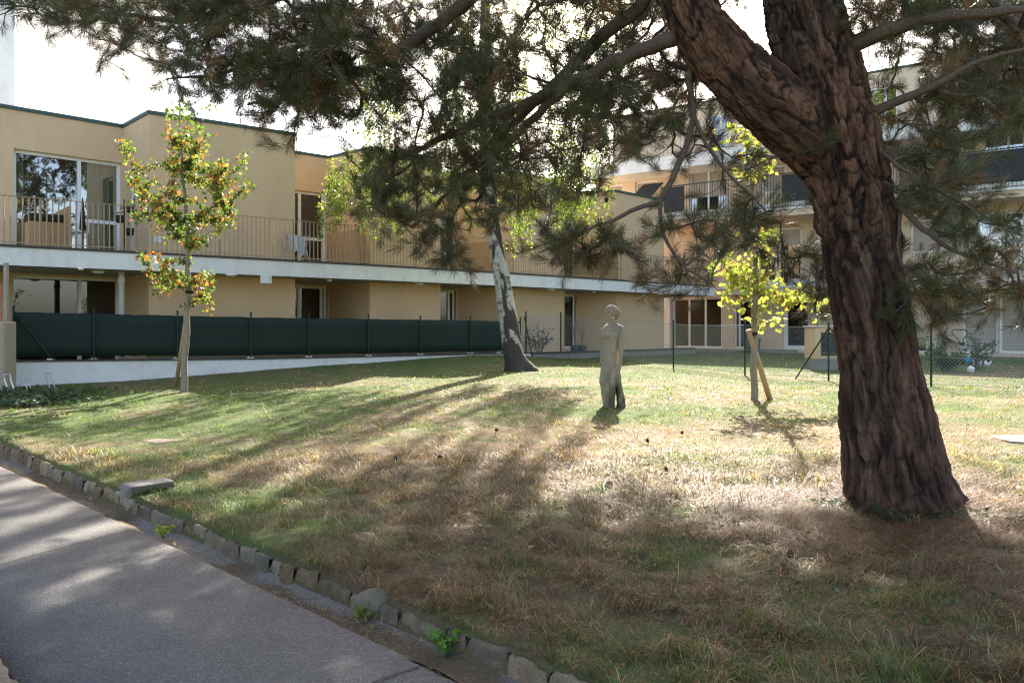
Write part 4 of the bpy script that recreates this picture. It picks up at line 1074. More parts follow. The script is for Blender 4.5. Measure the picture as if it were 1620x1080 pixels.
bush('shrub', gpt(P(1495, 0, 21.5)[0], 21.5), .55, .62, 34, 26, .07, G, 'low dark shrub behind the fence just right of the pine trunk', 'shrub')
bush('shrub', gpt(P(1478, 0, 22.6)[0], 22.6), .3, 1.05, 10, 24, .08, G + [(.10, .16, .05)], 'slim upright shrub behind the fence post right of the pine trunk', 'shrub')
bush('shrub', gpt(P(1548, 0, 21.8)[0], 21.8), .5, 1.1, 16, 22, .08, G, 'shrub standing next to the push mower behind the wire fence', 'shrub')
q = edge(868); bush('shrub', np.array([q[0] - .3, q[1] + .45, Z_TER]), .5, 1.05, 14, 16, .075, [(.05, .08, .03), (.07, .10, .04), (.12, .07, .04)], 'loose twiggy shrub against the tan wall at the open end of the terrace', 'shrub', spread=1.1)
q = edge(908); bush('shrub', np.array([q[0] - .9, q[1] + 1.9, Z_TER]), .5, 1.9, 20, 34, .12, [(.02, .035, .015), (.03, .05, .02)], 'tall dark plant standing in the shaded recess of the terrace', 'plant')
# dry ornamental grass in pots in the recess
for px, hh, lb in ((925, .95, 'tall dry ornamental grass in a black pot in the terrace recess'), (937, .8, 'shorter dry ornamental grass in a black pot in the terrace recess, nearer the statue')):
    q = edge(px); b = np.array([q[0] - .3, q[1] + .6, Z_TER]); t = thing('potted_grass', b, lb, 'potted plant', 'pots of dry grass in the recess')
    MB().lathe(b, [(.12, 0), (.17, .28), (.155, .28), (.14, .24)], 14).build('pot', M['pot'], t, True)
    m = MB()
    for k in range(26):
        a = random.uniform(0, 6.28); r = random.uniform(.05, .32); m.tube([b + (0, 0, .25), b + np.array([math.cos(a) * r * .3, math.sin(a) * r * .3, .25 + hh * .6]), b + np.array([math.cos(a) * r, math.sin(a) * r, .25 + hh * random.uniform(.7, 1)])], [.005, .004, .003], 4)
    m.build('stalks', M['straw'] if 'straw' in M else M['greywood'], t)
# potted plant by the glass door
b = np.array([*fr2(u2(1208), WB + 1.3), .45]); bt = bush('potted_plant', b + (0, 0, .55), .34, .62, 14, 12, .15, [(.03, .06, .025), (.05, .09, .04)], 'dark green plant in a big grey planter beside the white framed glass door', 'potted plant')
MB().lathe(b, [(.27, 0), (.36, .62), (.33, .62), (.31, .56)], 24).build('pot', M['pot'], bt, True)
# push mower
b = np.array([P(1530, 0, 24.6)[0], 24.6, .46])
t = thing('push_mower', b, 'blue push mower with a tall black loop handle leaning near the shutters', 'mower')
MB().box(b[0] - .2, b[0] + .2, b[1] - .2, b[1] + .2, .50, .66).build('deck', M['blue'], t, bevel=.04)
for sx_ in (-.21, .21):
    for sy_ in (-.15, .15): MB().lathe((b[0] + sx_ - .02, b[1] + sy_, .54), [(.075, 0), (.08, .01), (.08, .035), (.075, .045)], 16, axis=(1, 0, 0)).build('wheel', M['black'], t)
MB().tube([(b[0] - .1, b[1] + .1, .64), (b[0] - .06, b[1] + .3, 1.08)], .018, 8).tube([(b[0] + .12, b[1] + .1, .64), (b[0] + .05, b[1] + .3, 1.08)], .018, 8).build('lower_handle', M['steel'], t)
MB().tube(catmull([(b[0] - .06, b[1] + .3, 1.06), (b[0] - .09, b[1] + .34, 1.2), (b[0] - .22, b[1] + .4, 1.34), (b[0] - .18, b[1] + .44, 1.46), (b[0] + .18, b[1] + .44, 1.46), (b[0] + .22, b[1] + .4, 1.34), (b[0] + .08, b[1] + .34, 1.2), (b[0] + .05, b[1] + .3, 1.06)], .04)[0], .016, 8).build('loop_handle', M['black'], t)
MB().box(b[0] - .08, b[0] + .08, b[1] + .24, b[1] + .34, 1.0, 1.1).build('switch_box', M['black'], t, bevel=.02)
b = gpt(P(1503, 0, 22.0)[0], 21.0); o = MB().ball((b[0], b[1], b[2] + .09), .09, 16, 10).build('ball', M['frame'], None, True, loc=tuple(b)); props(o, 'small white ball lying in the grass behind the wire fence', 'ball')
b = gpt(P(1553, 0, 24.0)[0], 24.0); o = MB().lathe(b, [(.20, 0), (.26, .14), (.24, .14), (.19, .03)], 20).build('basin', M['frame'], None, True, loc=tuple(b)); props(o, 'white plastic basin on the grass next to the blue mower', 'basin')

# ------------------------------------------------------------------ pine cones
cm_ = MB()
prof = [(.004, 0), (.018, .006), (.026, .02), (.025, .035), (.018, .052), (.006, .066)]
cm_.lathe((0, 0, 0), [(r * .8, h) for r, h in prof], 10)
for k in range(46):
    h = .004 + .058 * k / 46; a = k * 2.4; r = np.interp(h, [p[1] for p in prof], [p[0] for p in prof])
    dr = np.array([math.cos(a), math.sin(a), 0]); sd = np.array([-math.sin(a), math.cos(a), 0]); p = dr * r * .75 + np.array([0, 0, h])
    e = p + dr * .013 + np.array([0, 0, .009]); cm_.add([p - sd * .007, p + sd * .007, e + sd * .006, e - sd * .006, e + np.array([0, 0, .004])], [(0, 1, 2, 3), (3, 2, 4), (1, 0, 3, 4), (0, 1, 2, 4)])
co = cm_.build('cone', M['cone']); cmesh = co.data; bpy.data.objects.remove(co)
for i, (x, y, lb) in enumerate(((628, 731, 'pine cone in the dry grass left of centre, in tree shade'), (692, 728, 'pine cone in the shaded grass right of the leftmost cone'), (960, 774, 'dark pine cone standing in the sunny straw below the statue, biggest of the cones'), (1055, 749, 'pine cone in sunny straw to the right of the biggest cone'), (1078, 690, 'small pine cone in the pale dry grass to the right of the statue base'), (1026, 703, 'small pine cone close to the statue base on pale straw'), (787, 683, 'pine cone at the edge of the shade left of the statue'), (1247, 888, 'pine cone in deep shade in front of the pine trunk'))):
    c = ground_px(x, y); o = link('pine_cone', cmesh, None, c + np.array([0, 0, .025])); o.rotation_euler = (random.uniform(.2, 1.5), random.uniform(-.5, .5), random.uniform(0, 6.2)); s = 1.1 if i == 2 else random.uniform(.6, .8); o.scale = (s, s, s); props(o, lb, 'pine cone', 'pine cones on the lawn')

# ------------------------------------------------------------------ trees
class Skel:
    """branch skeleton; nodes with parents, grown towards attractor points"""
    def __init__(s): s.p = np.zeros((60000, 3)); s.par = np.full(60000, -1); s.r = np.zeros(60000); s.dir = np.zeros((60000, 3)); s.n = 0; s.paths = []; s.conn = np.ones(60000, bool)
    def add(s, p, par, r=0.0, d=(0, 0, 1), conn=True):
        i = s.n; s.p[i] = p; s.par[i] = par; s.r[i] = r; s.dir[i] = d; s.conn[i] = conn; s.n += 1; return i
    def path(s, pts, rads, start=-1, step=.12, conn=True, jit=.0):
        q, r = catmull(pts, step, rads); q = q + rng.normal(0, 1, q.shape) * jit; ids = [start] if start >= 0 else []; par = start
        for i in range(len(q)):
            d = q[min(i + 1, len(q) - 1)] - q[max(i - 1, 0)]; d = d / (np.linalg.norm(d) + 1e-9)
            par = s.add(q[i], par, r[i], d, conn); ids.append(par)
        s.paths.append(ids); return ids
    def nearest(s, p):
        d = np.linalg.norm(s.p[:s.n] - p, axis=1); return int(np.argmin(d)), float(d.min())
    def grow(s, tips, step=.1, maxd=12, sag=.08, wig=.03, rt=.003, upb=0.0):
        base = s.p[:s.n][s.conn[:s.n]]; order = np.argsort([np.linalg.norm(base - t, axis=1).min() for t in tips]); ends = []
        for k in order:
            t = tips[k]; D = t - s.p[:s.n]; d = np.linalg.norm(D, axis=1)
            cosv = (D * s.dir[:s.n]).sum(1) / (d + 1e-6); cost = d * (1.25 - .35 * cosv); cost[~s.conn[:s.n]] = 1e9
            i = int(np.argmin(cost)); L = d[i]
            if L > maxd or L < .05: continue
            m = max(2, int(L / step)); a = s.p[i]; c = a + s.dir[i] * L * .38 + np.array([0, 0, -sag * L + upb * L]); par = i; ids = [i]
            w0 = rng.normal(0, wig, 3)
            for j in range(1, m + 1):
                u = j / m; p = a * (1 - u) ** 2 + 2 * c * u * (1 - u) + t * u * u + w0 * math.sin(u * 9) * L * .25 * (1 - u) + rng.normal(0, .006, 3)
                d_ = p - s.p[par]; d_ = d_ / (np.linalg.norm(d_) + 1e-9); par = s.add(p, par, 0, d_); ids.append(par)
            s.paths.append(ids); ends.append(par)
        # pipe model for twigs without a given radius
        cnt = np.zeros(s.n); isend = np.zeros(s.n); isend[ends] = 1
        for i in range(s.n - 1, -1, -1):
            cnt[i] += isend[i]
            if s.par[i] >= 0: cnt[s.par[i]] += cnt[i]
        tw = s.r[:s.n] == 0; s.r[:s.n][tw] = rt * np.maximum(cnt[tw], 1) ** .42
        return ends
    def tubes(s, mb, paths, n=5):
        for ids in paths:
            if len(ids) < 2: continue
            r = s.r[ids].copy(); 
            if len(r) > 1: r[0] = min(r[0], r[1] * 1.3)
            mb.tube(s.p[ids], r, n if r.max() < .03 else 9, True)

def bark_tube(pts, rad, ns, depth, seed, flare=None, plates=lambda L: 0 * L, cell=.16):
    """trunk surface with long broken furrows below and flaky plates above; returns V, faces, ridge, tone, fine, length"""
    m = len(pts); T = np.gradient(pts, axis=0); T /= np.linalg.norm(T, axis=1, keepdims=True)
    ref = np.array([1., 0, 0]); Rf = np.zeros_like(pts); Bf = np.zeros_like(pts)
    for i in range(m):
        ref = ref - T[i] * ref.dot(T[i]); ref /= np.linalg.norm(ref); Rf[i] = ref; Bf[i] = np.cross(T[i], ref)
    ln = np.concatenate([[0], np.cumsum(np.linalg.norm(np.diff(pts, axis=0), axis=1))])
    a = np.arange(ns) / ns; U, Lm = np.meshgrid(a, ln); A = U * 2 * np.pi; Rm = np.repeat(rad[:, None], ns, 1)
    ca, sa = np.cos(A), np.sin(A); k = max(4, int(round(2 * np.pi * np.median(rad) / cell)))
    warp = (pfbm(U * 6, Lm * 1.6, 6, seed + 1, 4) - .5) * .09
    def fiss(fu, fv, sd, lo, hi, w=1.0):
        n = pfbm((U + warp * w) * fu, Lm * fv + 3 * warp, fu, sd, 3); return sstep(lo, hi, np.abs(2 * n - 1))
    long_ = fiss(k, 1.0, seed + 2, .0, .26) * .55 + fiss(2 * k, 3.0, seed + 3, .0, .30) * .45
    plate = fiss(k, 3.6, seed + 4, .0, .22, 1.3) * .55 + fiss(2 * k, 9, seed + 5, .0, .28, 1.0) * .45
    w = np.clip(plates(Lm), 0, 1); e = long_ * (1 - w) + plate * w
    fibre = pfbm((U + warp) * 9 * k, Lm * 7, 9 * k, seed + 6, 3) - .5
    flake = np.floor(pfbm((U + warp) * 3 * k, Lm * 8, 3 * k, seed + 7, 4) * 8) / 8 - .5
    flute = pfbm(U * 5, Lm * .5, 5, seed + 8, 2) - .5; lump = pfbm(U * 3, Lm * 1.1, 3, seed + 9, 3) - .5
    h = (e - .5) * 1.25 + fibre * .75 + flake * .75
    r = Rm * (1 + .07 * lump + .08 * flute) + depth * h
    if flare is not None: r = r + flare(A, Lm, Rm)
    V3 = pts[:, None, :] + r[..., None] * (ca[..., None] * Rf[:, None, :] + sa[..., None] * Bf[:, None, :])
    idx = np.arange(m * ns).reshape(m, ns); nx = np.roll(idx, -1, 1)
    fc = np.stack([idx[:-1], nx[:-1], nx[1:], idx[1:]], -1).reshape(-1, 4)
    tone = pfbm((U + warp) * 2 * k, Lm * 2.5, 2 * k, seed + 10, 4)
    return V3.reshape(-1, 3), fc, e.ravel(), tone.ravel(), (fibre + .5).ravel(), Lm.ravel()

# ---- the big pine
ztr = .09
PT = thing('pine_tree', (PINE[0], PINE[1], ztr), 'huge old pine with a thick furrowed brown trunk leaning and forking over the lawn', 'tree')
def pxpath(rows):   # rows of (x, y, depth, width px)
    pts = [P(x, y, d) for x, y, d, w_ in rows]; rad = [w_ / 2 / F * d for x, y, d, w_ in rows]; return pts, rad
tr = [(1434, 850, 6.9, 190), (1428, 815, 6.9, 172), (1415, 750, 6.9, 156), (1407, 689, 6.9, 147), (1390, 566, 6.9, 123), (1371, 444, 6.9, 116), (1357, 358, 6.9, 120), (1343, 285, 6.9, 128), (1318, 205, 6.92, 140), (1303, 130, 6.98, 126), (1278, 50, 7.06, 124), (1262, -20, 7.15, 118), (1245, -120, 7.3, 96), (1265, -330, 7.6, 66), (1300, -600, 8, 36), (1310, -760, 8.2, 12)]
pts, rad = pxpath(tr); rad = [r_ * (.97 if k < 4 else .915) for k, r_ in enumerate(rad)]; tp, trd = catmull(pts, .0105, rad)
gl = tp[0][2]
def flare(A, L, Rm):
    hgt = L - .1
    roots = .5 + .5 * np.cos(A * 5 + 1.3 + .6 * np.sin(A * 2)); burl = .035 * np.exp(-((L - 2.68) / .07) ** 2) * (fbm(np.cos(A) * 3, np.sin(A) * 3, 9, 3))
    return .16 * np.exp(-np.maximum(hgt, 0) / .14) * roots + .05 * np.exp(-np.maximum(hgt, 0) / .5) * roots + burl
V1, F1, e1_, i1_, n1_, L1 = bark_tube(tp, trd, 300, .034, 3, flare, lambda L: .38 + .62 * sstep(1.9, 2.9, L), .105)
lm = [(1345, 300, 6.93, 90), (1300, 240, 6.92, 100), (1262, 200, 6.92, 108), (1212, 157, 6.9, 104), (1132, 80, 6.88, 90), (1094, 18, 6.88, 80), (1072, -60, 6.9, 72), (1052, -160, 7.0, 58), (1040, -300, 7.2, 38), (1030, -440, 7.4, 14)]
pts2, rad2 = pxpath(lm); lp, lrd = catmull(pts2, .0105, rad2)
V2, F2, e2_, i2_, n2_, L2 = bark_tube(lp, lrd, 240, .024, 8, None, lambda L: 1 + 0 * L, .09)
def barkcol(e, i, n, L, red):
    k = np.clip((i - .35) * 3, 0, 1)[:, None]; plate = np.array([.070, .038, .025]) * (1 - k) + np.array([.175, .102, .068]) * k
    rd = (np.clip(red, 0, 1) * np.clip(1.6 - 2 * np.abs(i - .5) * 2, 0, 1))[:, None]; plate = plate * (1 - rd) + np.array([.19, .082, .045]) * rd * (.6 + .6 * k)
    inner = np.array([.026, .015, .011]); q = sstep(.25, .95, e)[:, None]  # fissures painted near black, recess shade put into the bark colour
    return (inner * (1 - q) + plate * q) * (.45 + 1.1 * n[:, None])
red1 = .6 * np.exp(-((L1 - 3.3) / .65) ** 2) + .05; red2 = np.full(len(L2), .4); A1 = np.tile(np.arange(300) / 300 * 6.2832, len(tp)); red1 = red1 + .9 * (fbm(np.cos(A1) * 1.5 + 3, np.sin(A1) * 1.5 + L1 * 1.4, 71, 3) - .5); red2 = red2 + .9 * (fbm(L2 * 1.7, L2 * 0 + i2_ * 5, 72, 2) - .5)
Vt = np.vstack([V1, V2]); Ft = np.vstack([F1, F2 + len(V1)]); Ct = np.vstack([barkcol(e1_, i1_, n1_, L1, red1), barkcol(e2_, i2_, n2_, L2, red2)])
M['bark'] = attrmat('pine_bark', .9, 0, .25, nscale=60, bump=1.0)
fixed('trunk', Vt, Ft, M['bark'], PT, Ct, True)

S = Skel()
S.path(tp[::12], trd[::12], step=.12, conn=False); tr_ids = S.paths[-1]
S.path(lp[::12], lrd[::12], step=.12, conn=False)
ntrunk = S.n
def limb(rows, jit=.008, conn=True):
    pts, rad = pxpath(rows); i, _ = S.nearest(pts[0]); return S.path(pts, rad, -1, .1, conn, jit)
MAIN = []
def L_(rows): MAIN.append(limb(rows))
L_([(1100, 40, 6.9, 30), (1062, 62, 6.95, 26), (985, 92, 7.3, 22), (920, 125, 7.6, 21), (830, 165, 8.0, 19), (745, 200, 8.4, 14), (640, 245, 8.8, 8), (590, 262, 9, 4)])
L_([(900, 135, 7.7, 14), (850, 180, 7.9, 13), (800, 230, 8.2, 11), (740, 275, 8.4, 9), (690, 325, 8.5, 6), (650, 360, 8.6, 4)])
L_([(1060, -60, 6.95, 30), (1012, 10, 7.2, 24), (960, 50, 7.5, 22), (925, 85, 7.8, 20), (870, 140, 8.2, 16), (790, 215, 8.7, 11), (715, 275, 9.0, 6)])
L_([(1052, -160, 7, 40), (900, -130, 7.2, 30), (800, -60, 7.5, 26), (735, 5, 7.7, 24), (655, 68, 8, 20), (560, 120, 8.3, 14), (470, 152, 8.6, 9), (390, 165, 8.8, 4)])
L_([(1102, 60, 7.0, 12), (1092, 130, 7.0, 10), (1094, 205, 7.0, 10), (1070, 265, 6.95, 10), (1047, 312, 6.9, 9), (1000, 335, 6.9, 7), (930, 362, 6.9, 5), (860, 388, 6.95, 3)])
L_([(1047, 312, 6.9, 7), (1044, 350, 6.85, 7), (1058, 390, 6.8, 5.5), (1090, 425, 6.8, 4), (1120, 445, 6.8, 3)])
L_([(1093, 150, 7.0, 8), (1110, 215, 6.95, 7), (1160, 285, 6.9, 5), (1215, 335, 6.85, 3)])
L_([(1340, 360, 7.1, 9), (1312, 400, 7.5, 7), (1296, 450, 7.7, 5), (1290, 490, 7.8, 3)])
L_([(1052, -160, 7, 34), (800, -220, 7.3, 28), (640, -130, 7.6, 24), (520, -50, 7.9, 20), (400, 5, 8.2, 15), (300, 32, 8.4, 10), (180, 22, 8.6, 6), (60, 5, 8.8, 4)])
L_([(600, -100, 7.7, 16), (520, 30, 8.0, 12), (450, 85, 8.2, 9), (360, 115, 8.4, 6), (262, 125, 8.5, 3)])
L_([(1330, 82, 6.95, 30), (1400, 50, 6.7, 24), (1480, 28, 6.5, 19), (1560, 22, 6.4, 15), (1690, 5, 6.3, 8)])
L_([(1345, 196, 6.9, 20), (1415, 162, 6.7, 15), (1480, 137, 6.5, 11), (1540, 100, 6.4, 8), (1640, 75, 6.3, 5)])
L_([(1395, 305, 6.9, 12), (1430, 335, 6.6, 10), (1490, 385, 6.4, 8), (1545, 408, 6.3, 6), (1600, 430, 6.2, 4)])
L_([(1380, 215, 6.9, 10), (1415, 260, 6.5, 7), (1480, 300, 6.3, 6), (1540, 330, 6.2, 4)])
L_([(1425, 330, 6.65, 7), (1420, 400, 6.6, 5), (1445, 450, 6.6, 4), (1470, 490, 6.6, 3)])
L_([(1262, -20, 7.15, 40), (1330, -90, 7.1, 30), (1450, -130, 6.9, 20), (1600, -120, 6.8, 10)])
L_([(1252, -160, 7.35, 44), (1100, -330, 8.2, 34), (900, -420, 9.3, 24), (700, -440, 10.3, 14), (500, -420, 11, 8)])
L_([(1262, -320, 7.6, 36), (1350, -420, 8.6, 26), (1420, -470, 9.8, 18), (1500, -480, 11, 8)])
L_([(1275, -430, 7.8, 30), (1200, -520, 9.0, 22), (1100, -560, 10.5, 14), (1000, -560, 12, 8)])
L_([(1254, -100, 7.3, 30), (1180, -120, 8.6, 24), (1080, -60, 10, 18), (960, -20, 11.2, 12), (850, 10, 12, 6)])

# where the photograph shows needles: polygons in the picture with a depth range and number of clusters
DENS = [
 ([(560, -40), (1050, -40), (1075, 110), (1010, 260), (930, 315), (780, 310), (690, 345), (590, 320), (640, 230), (560, 190)], 7.0, 10, 116, 5),
 ([(600, 240), (780, 200), (880, 260), (830, 330), (720, 380), (640, 410), (585, 380), (560, 345)], 7.4, 9.4, 34, 4),
 ([(0, -40), (560, -40), (560, 190), (430, 195), (330, 185), (290, 125), (220, 85), (110, 40), (0, 15)], 6.4, 9.0, 110, 5),
 ([(300, 80), (560, 70), (560, 160), (520, 195), (440, 205), (340, 195)], 7.8, 9.0, 16, 5),
 ([(225, 108), (290, 110), (290, 140), (250, 140)], 8.3, 8.6, 2, 3),
 ([(515, 165), (560, 160), (560, 245), (525, 240)], 8.2, 8.8, 4, 3),
 ([(900, 60), (1120, 80), (1140, 190), (1060, 250), (960, 230), (900, 160)], 6.8, 9.0, 34, 4),
 ([(820, 370), (960, 345), (1000, 395), (930, 405), (850, 420)], 6.1, 6.7, 7, 4),
 ([(680, 370), (740, 380), (740, 420), (690, 420)], 7.6, 8.2, 3, 4),
 ([(1000, 320), (1130, 310), (1230, 260), (1240, 350), (1190, 420), (1120, 445), (1030, 440), (1010, 400)], 6.8, 8.2, 18, 4),
 ([(1090, 130), (1190, 215), (1240, 280), (1180, 320), (1100, 260)], 6.8, 7.6, 4, 3),
 ([(1370, -40), (1680, -40), (1680, 190), (1600, 215), (1500, 150), (1420, 110), (1375, 70)], 6.6, 8.6, 54, 5),
 ([(1400, 90), (1680, 100), (1640, 215), (1560, 260), (1450, 260), (1410, 180)], 6.5, 8.0, 24, 4),
 ([(1410, 240), (1540, 270), (1570, 300), (1530, 340), (1450, 320), (1415, 290)], 6.5, 7.6, 11, 4),
 ([(1440, 300), (1510, 310), (1500, 350), (1440, 345)], 6.2, 6.8, 4, 4),
 ([(1420, 390), (1500, 420), (1640, 410), (1660, 450), (1560, 480), (1500, 490), (1440, 470)], 6.8, 8.2, 18, 4),
 ([(1425, 470), (1490, 470), (1490, 515), (1440, 515)], 6.3, 6.8, 4, 4),
 ([(1545, 370), (1590, 375), (1590, 415), (1545, 415)], 6.0, 6.4, 3, 4),
 ([(1275, 410), (1310, 410), (1312, 510), (1285, 510)], 7.5, 7.9, 6, 4),
 # deeper layers of the same crown beyond the trunk, added to shade the lawn
 ([(560, -60), (1060, -60), (1075, 110), (960, 200), (760, 250), (600, 240), (560, 190)], 9.8, 13.8, 84, 5),
 ([(620, 230), (760, 200), (900, 230), (860, 310), (720, 340), (620, 320)], 8.8, 11, 8, 4),
 ([(150, -60), (560, -60), (560, 150), (400, 130), (280, 60)], 9.2, 12.8, 30, 5),
 ([(1360, -60), (1700, -60), (1700, 150), (1560, 190), (1430, 120)], 8.5, 13.5, 80, 5),
 ([(1060, -60), (1230, -60), (1150, 60), (1090, 100)], 9, 12, 12, 4),
]
tips = []
for poly, d0, d1, nc, per in DENS:
    pl = np.array(poly, float); lo, hi = pl.min(0), pl.max(0); k = 0
    while k < nc:
        p = lo + rng.random(2) * (hi - lo)
        if not inside(pl, p[:1], p[1:])[0]: continue
        k += 1; d = rng.uniform(d0, d1); c = P(p[0], p[1], d)
        for _ in range(per): tips.append(c + rng.normal(0, .15, 3) * np.array([1, 1, .75]))
nvis = len(tips)
# unseen rest of the crown, clusters added and placed to shade lawn and foreground
def ell(c, r, n, per):
    for _ in range(n):
        v = rng.normal(size=3); v /= np.linalg.norm(v); cc = np.array(c) + np.array(r) * v * rng.uniform(.5, 1)
        if cc[2] < EYE + .40 * cc[1] + .1 and abs(cc[0]) < .62 * cc[1] + .3: continue
        for _ in range(per): tips.append(cc + rng.normal(0, .18, 3))
ell((2.2, 9.8, 7.2), (3.8, 3.4, 1.7), 150, 4); ell((-2.0, 9.6, 6.1), (3.0, 2.6, 1.0), 4, 4); ell((5.0, 9.5, 6.4), (2.4, 2.8, 1.4), 50, 4); ell((3.2, 13.0, 8.2), (3.4, 2.4, 1.5), 110, 4); ell((4.0, 15.0, 9.4), (3.6, 3.0, 1.7), 130, 4); ell((5.2, 14.0, 9.0), (2.6, 2.6, 1.7), 130, 4); ell((4.6, 17.4, 9.9), (3.4, 1.7, 1.1), 170, 4); ell((1.5, 3.6, 6.8), (5.5, 4.2, 1.8), 230, 4)  # last group hangs overhead, added to block skylight on the foreground
tips = np.array(tips)
ends = S.grow(tips, .09, 12, .10, .035, .0036)
bmb = MB(); S.tubes(bmb, S.paths[2:], 5)
bo = bmb.build('branches', noisecol('pine_branch_bark', (.07, .05, .038), (.15, .105, .08), 40, .9, .8, 60), PT, True)
# needle tufts
def tuft_template(n, ln, ax, wd, seed):
    r = np.random.default_rng(seed); t = r.random(n) * ax; az = r.random(n) * 6.283; op = r.uniform(.25, 1.05, n) * (1 - .35 * t / ax)
    D = np.stack([np.sin(op) * np.cos(az), np.sin(op) * np.sin(az), np.cos(op)], -1); B = np.stack([0 * t, 0 * t, t - ax * .6], -1); Ls = ln * r.uniform(.7, 1.15, n)
    S_ = np.cross(D, r.normal(size=(n, 3))); S_ /= np.linalg.norm(S_, axis=1, keepdims=True); S_ *= wd / 2
    Mi = B + D * Ls[:, None] * .5 + np.cross(S_, D) * 3; T = B + D * Ls[:, None]
    V = np.stack([B, Mi - S_, Mi + S_, T], 1).reshape(-1, 3); i = np.arange(n)[:, None] * 4
    return V, np.stack([i + [0, 1, 2], i + [1, 3, 2]], 1).reshape(-1, 3), r.uniform(.7, 1.3, n)
TT = [tuft_template(84, .115, .13, .0031, 100 + k) for k in range(7)]; TH = [tuft_template(30, .16, .18, .014, 200 + k) for k in range(4)]
Vn, Fn, Cn, off = [], [], [], 0
endset = np.array(ends)
for e in ends:
    p = S.p[e]; d = S.dir[e]
    hid = p[2] > EYE + .42 * p[1] or abs(p[0]) > .66 * p[1]
    subs = [(p, d)]
    b = S.par[e]; b2 = S.par[b] if b >= 0 else b
    for k in range(1 if hid else 2 + (random.random() < .5)):
        bb = [b, b2, e][random.randrange(3)]; dd = d + rng.normal(0, .75, 3); dd /= np.linalg.norm(dd); subs.append((S.p[bb] + dd * random.uniform(.05, .12), dd))
    brown = random.random()
    for q, dd in subs:
        dd = dd + np.array([0, 0, .25]) ; dd /= np.linalg.norm(dd)
        Vt_, Ft_, cv = random.choice(TH if hid else TT); x = np.cross(dd, rng.normal(size=3)); x /= np.linalg.norm(x); y = np.cross(dd, x); Rm = np.stack([x, y, dd], 0)
        v = (Vt_ * random.uniform(.8, 1.15)) @ Rm + q; v[:, 2] -= .10 * np.linalg.norm(v - q, axis=1) ** 2 / .15
        base = np.array([.070, .074, .026]) * random.uniform(.75, 1.3)
        if brown < .12: base = np.array([.20, .115, .055])
        elif brown < .3: base = base * .7 + np.array([.15, .11, .05]) * .35
        Vn.append(v); Fn.append(Ft_ + off); off += len(v); Cn.append(np.repeat(base[None] * cv[:, None], 4, 0))
fixed('crown', np.vstack(Vn), np.vstack(Fn), M['needle'], PT, np.vstack(Cn))
# cones still hanging on the tree
cb = MB().lathe((0, 0, 0), [(.006, 0), (.02, -.01), (.026, -.025), (.02, -.045), (.006, -.06)], 8).build('cone', M['cone']); cme = cb.data; bpy.data.objects.remove(cb)
for e in random.sample([e for e in ends if S.p[e][2] < EYE + .38 * S.p[e][1] and abs(S.p[e][0]) < .6 * S.p[e][1]], 26): link('cone', cme, PT, S.p[e] + np.array([0, 0, -.01]) - rootloc(PT))
print('pine tips', nvis, len(tips), 'nodes', S.n)

# ---- birch
bb_ = gpt(.17, 21.8)
BT = thing('birch_tree', bb_, 'weeping birch with a white and black trunk and hanging yellow green leaves behind the statue', 'tree')
br = [(824, 600, 21.8, 52), (820, 585, 21.8, 42), (813, 560, 21.8, 32), (803, 500, 21.8, 28), (794, 440, 21.8, 25), (785, 390, 21.8, 22), (777, 320, 21.8, 20), (769, 220, 21.8, 18), (766, 100, 21.8, 17), (768, 0, 21.8, 15), (764, -150, 21.8, 12), (770, -300, 21.9, 8), (790, -520, 21.9, 3)]
pts, rad = pxpath(br); tp, trd = catmull(pts, .03, rad)
def bflare(A, L, Rm): return .16 * np.exp(-np.maximum(L - .2, 0) / .13) * (.5 + .5 * np.cos(A * 4 + 1))
Vb, Fb, eb2, ib, nb, Lb = bark_tube(tp, trd, 60, .008, 21, bflare)
A_ = np.tile(np.arange(60) / 60 * 2 * np.pi, len(tp))
blot = fbm(np.cos(A_) * 2.2 + 7 + Lb * .6, np.sin(A_) * 2.2 + Lb * 2.6, 33, 4); band = fbm(np.cos(A_) * 1.2 + 3, Lb * 14, 35, 3)
lowdark = sstep(2.2, .4, Lb)
dark = np.maximum(sstep(.50, .57, blot + .2 * lowdark), .8 * sstep(.62, .68, band))[:, None]
cb_ = np.array([.46, .42, .37]) * (1 - dark) + np.array([.06, .05, .042]) * dark
fixed('trunk', Vb, Fb, attrmat('birch_bark', .8, 0, .3, nscale=25, bump=.4), BT, cb_ * (.8 + .4 * nb[:, None]), True)
SB = Skel(); SB.path(tp[::5], trd[::5], step=.15, conn=True)
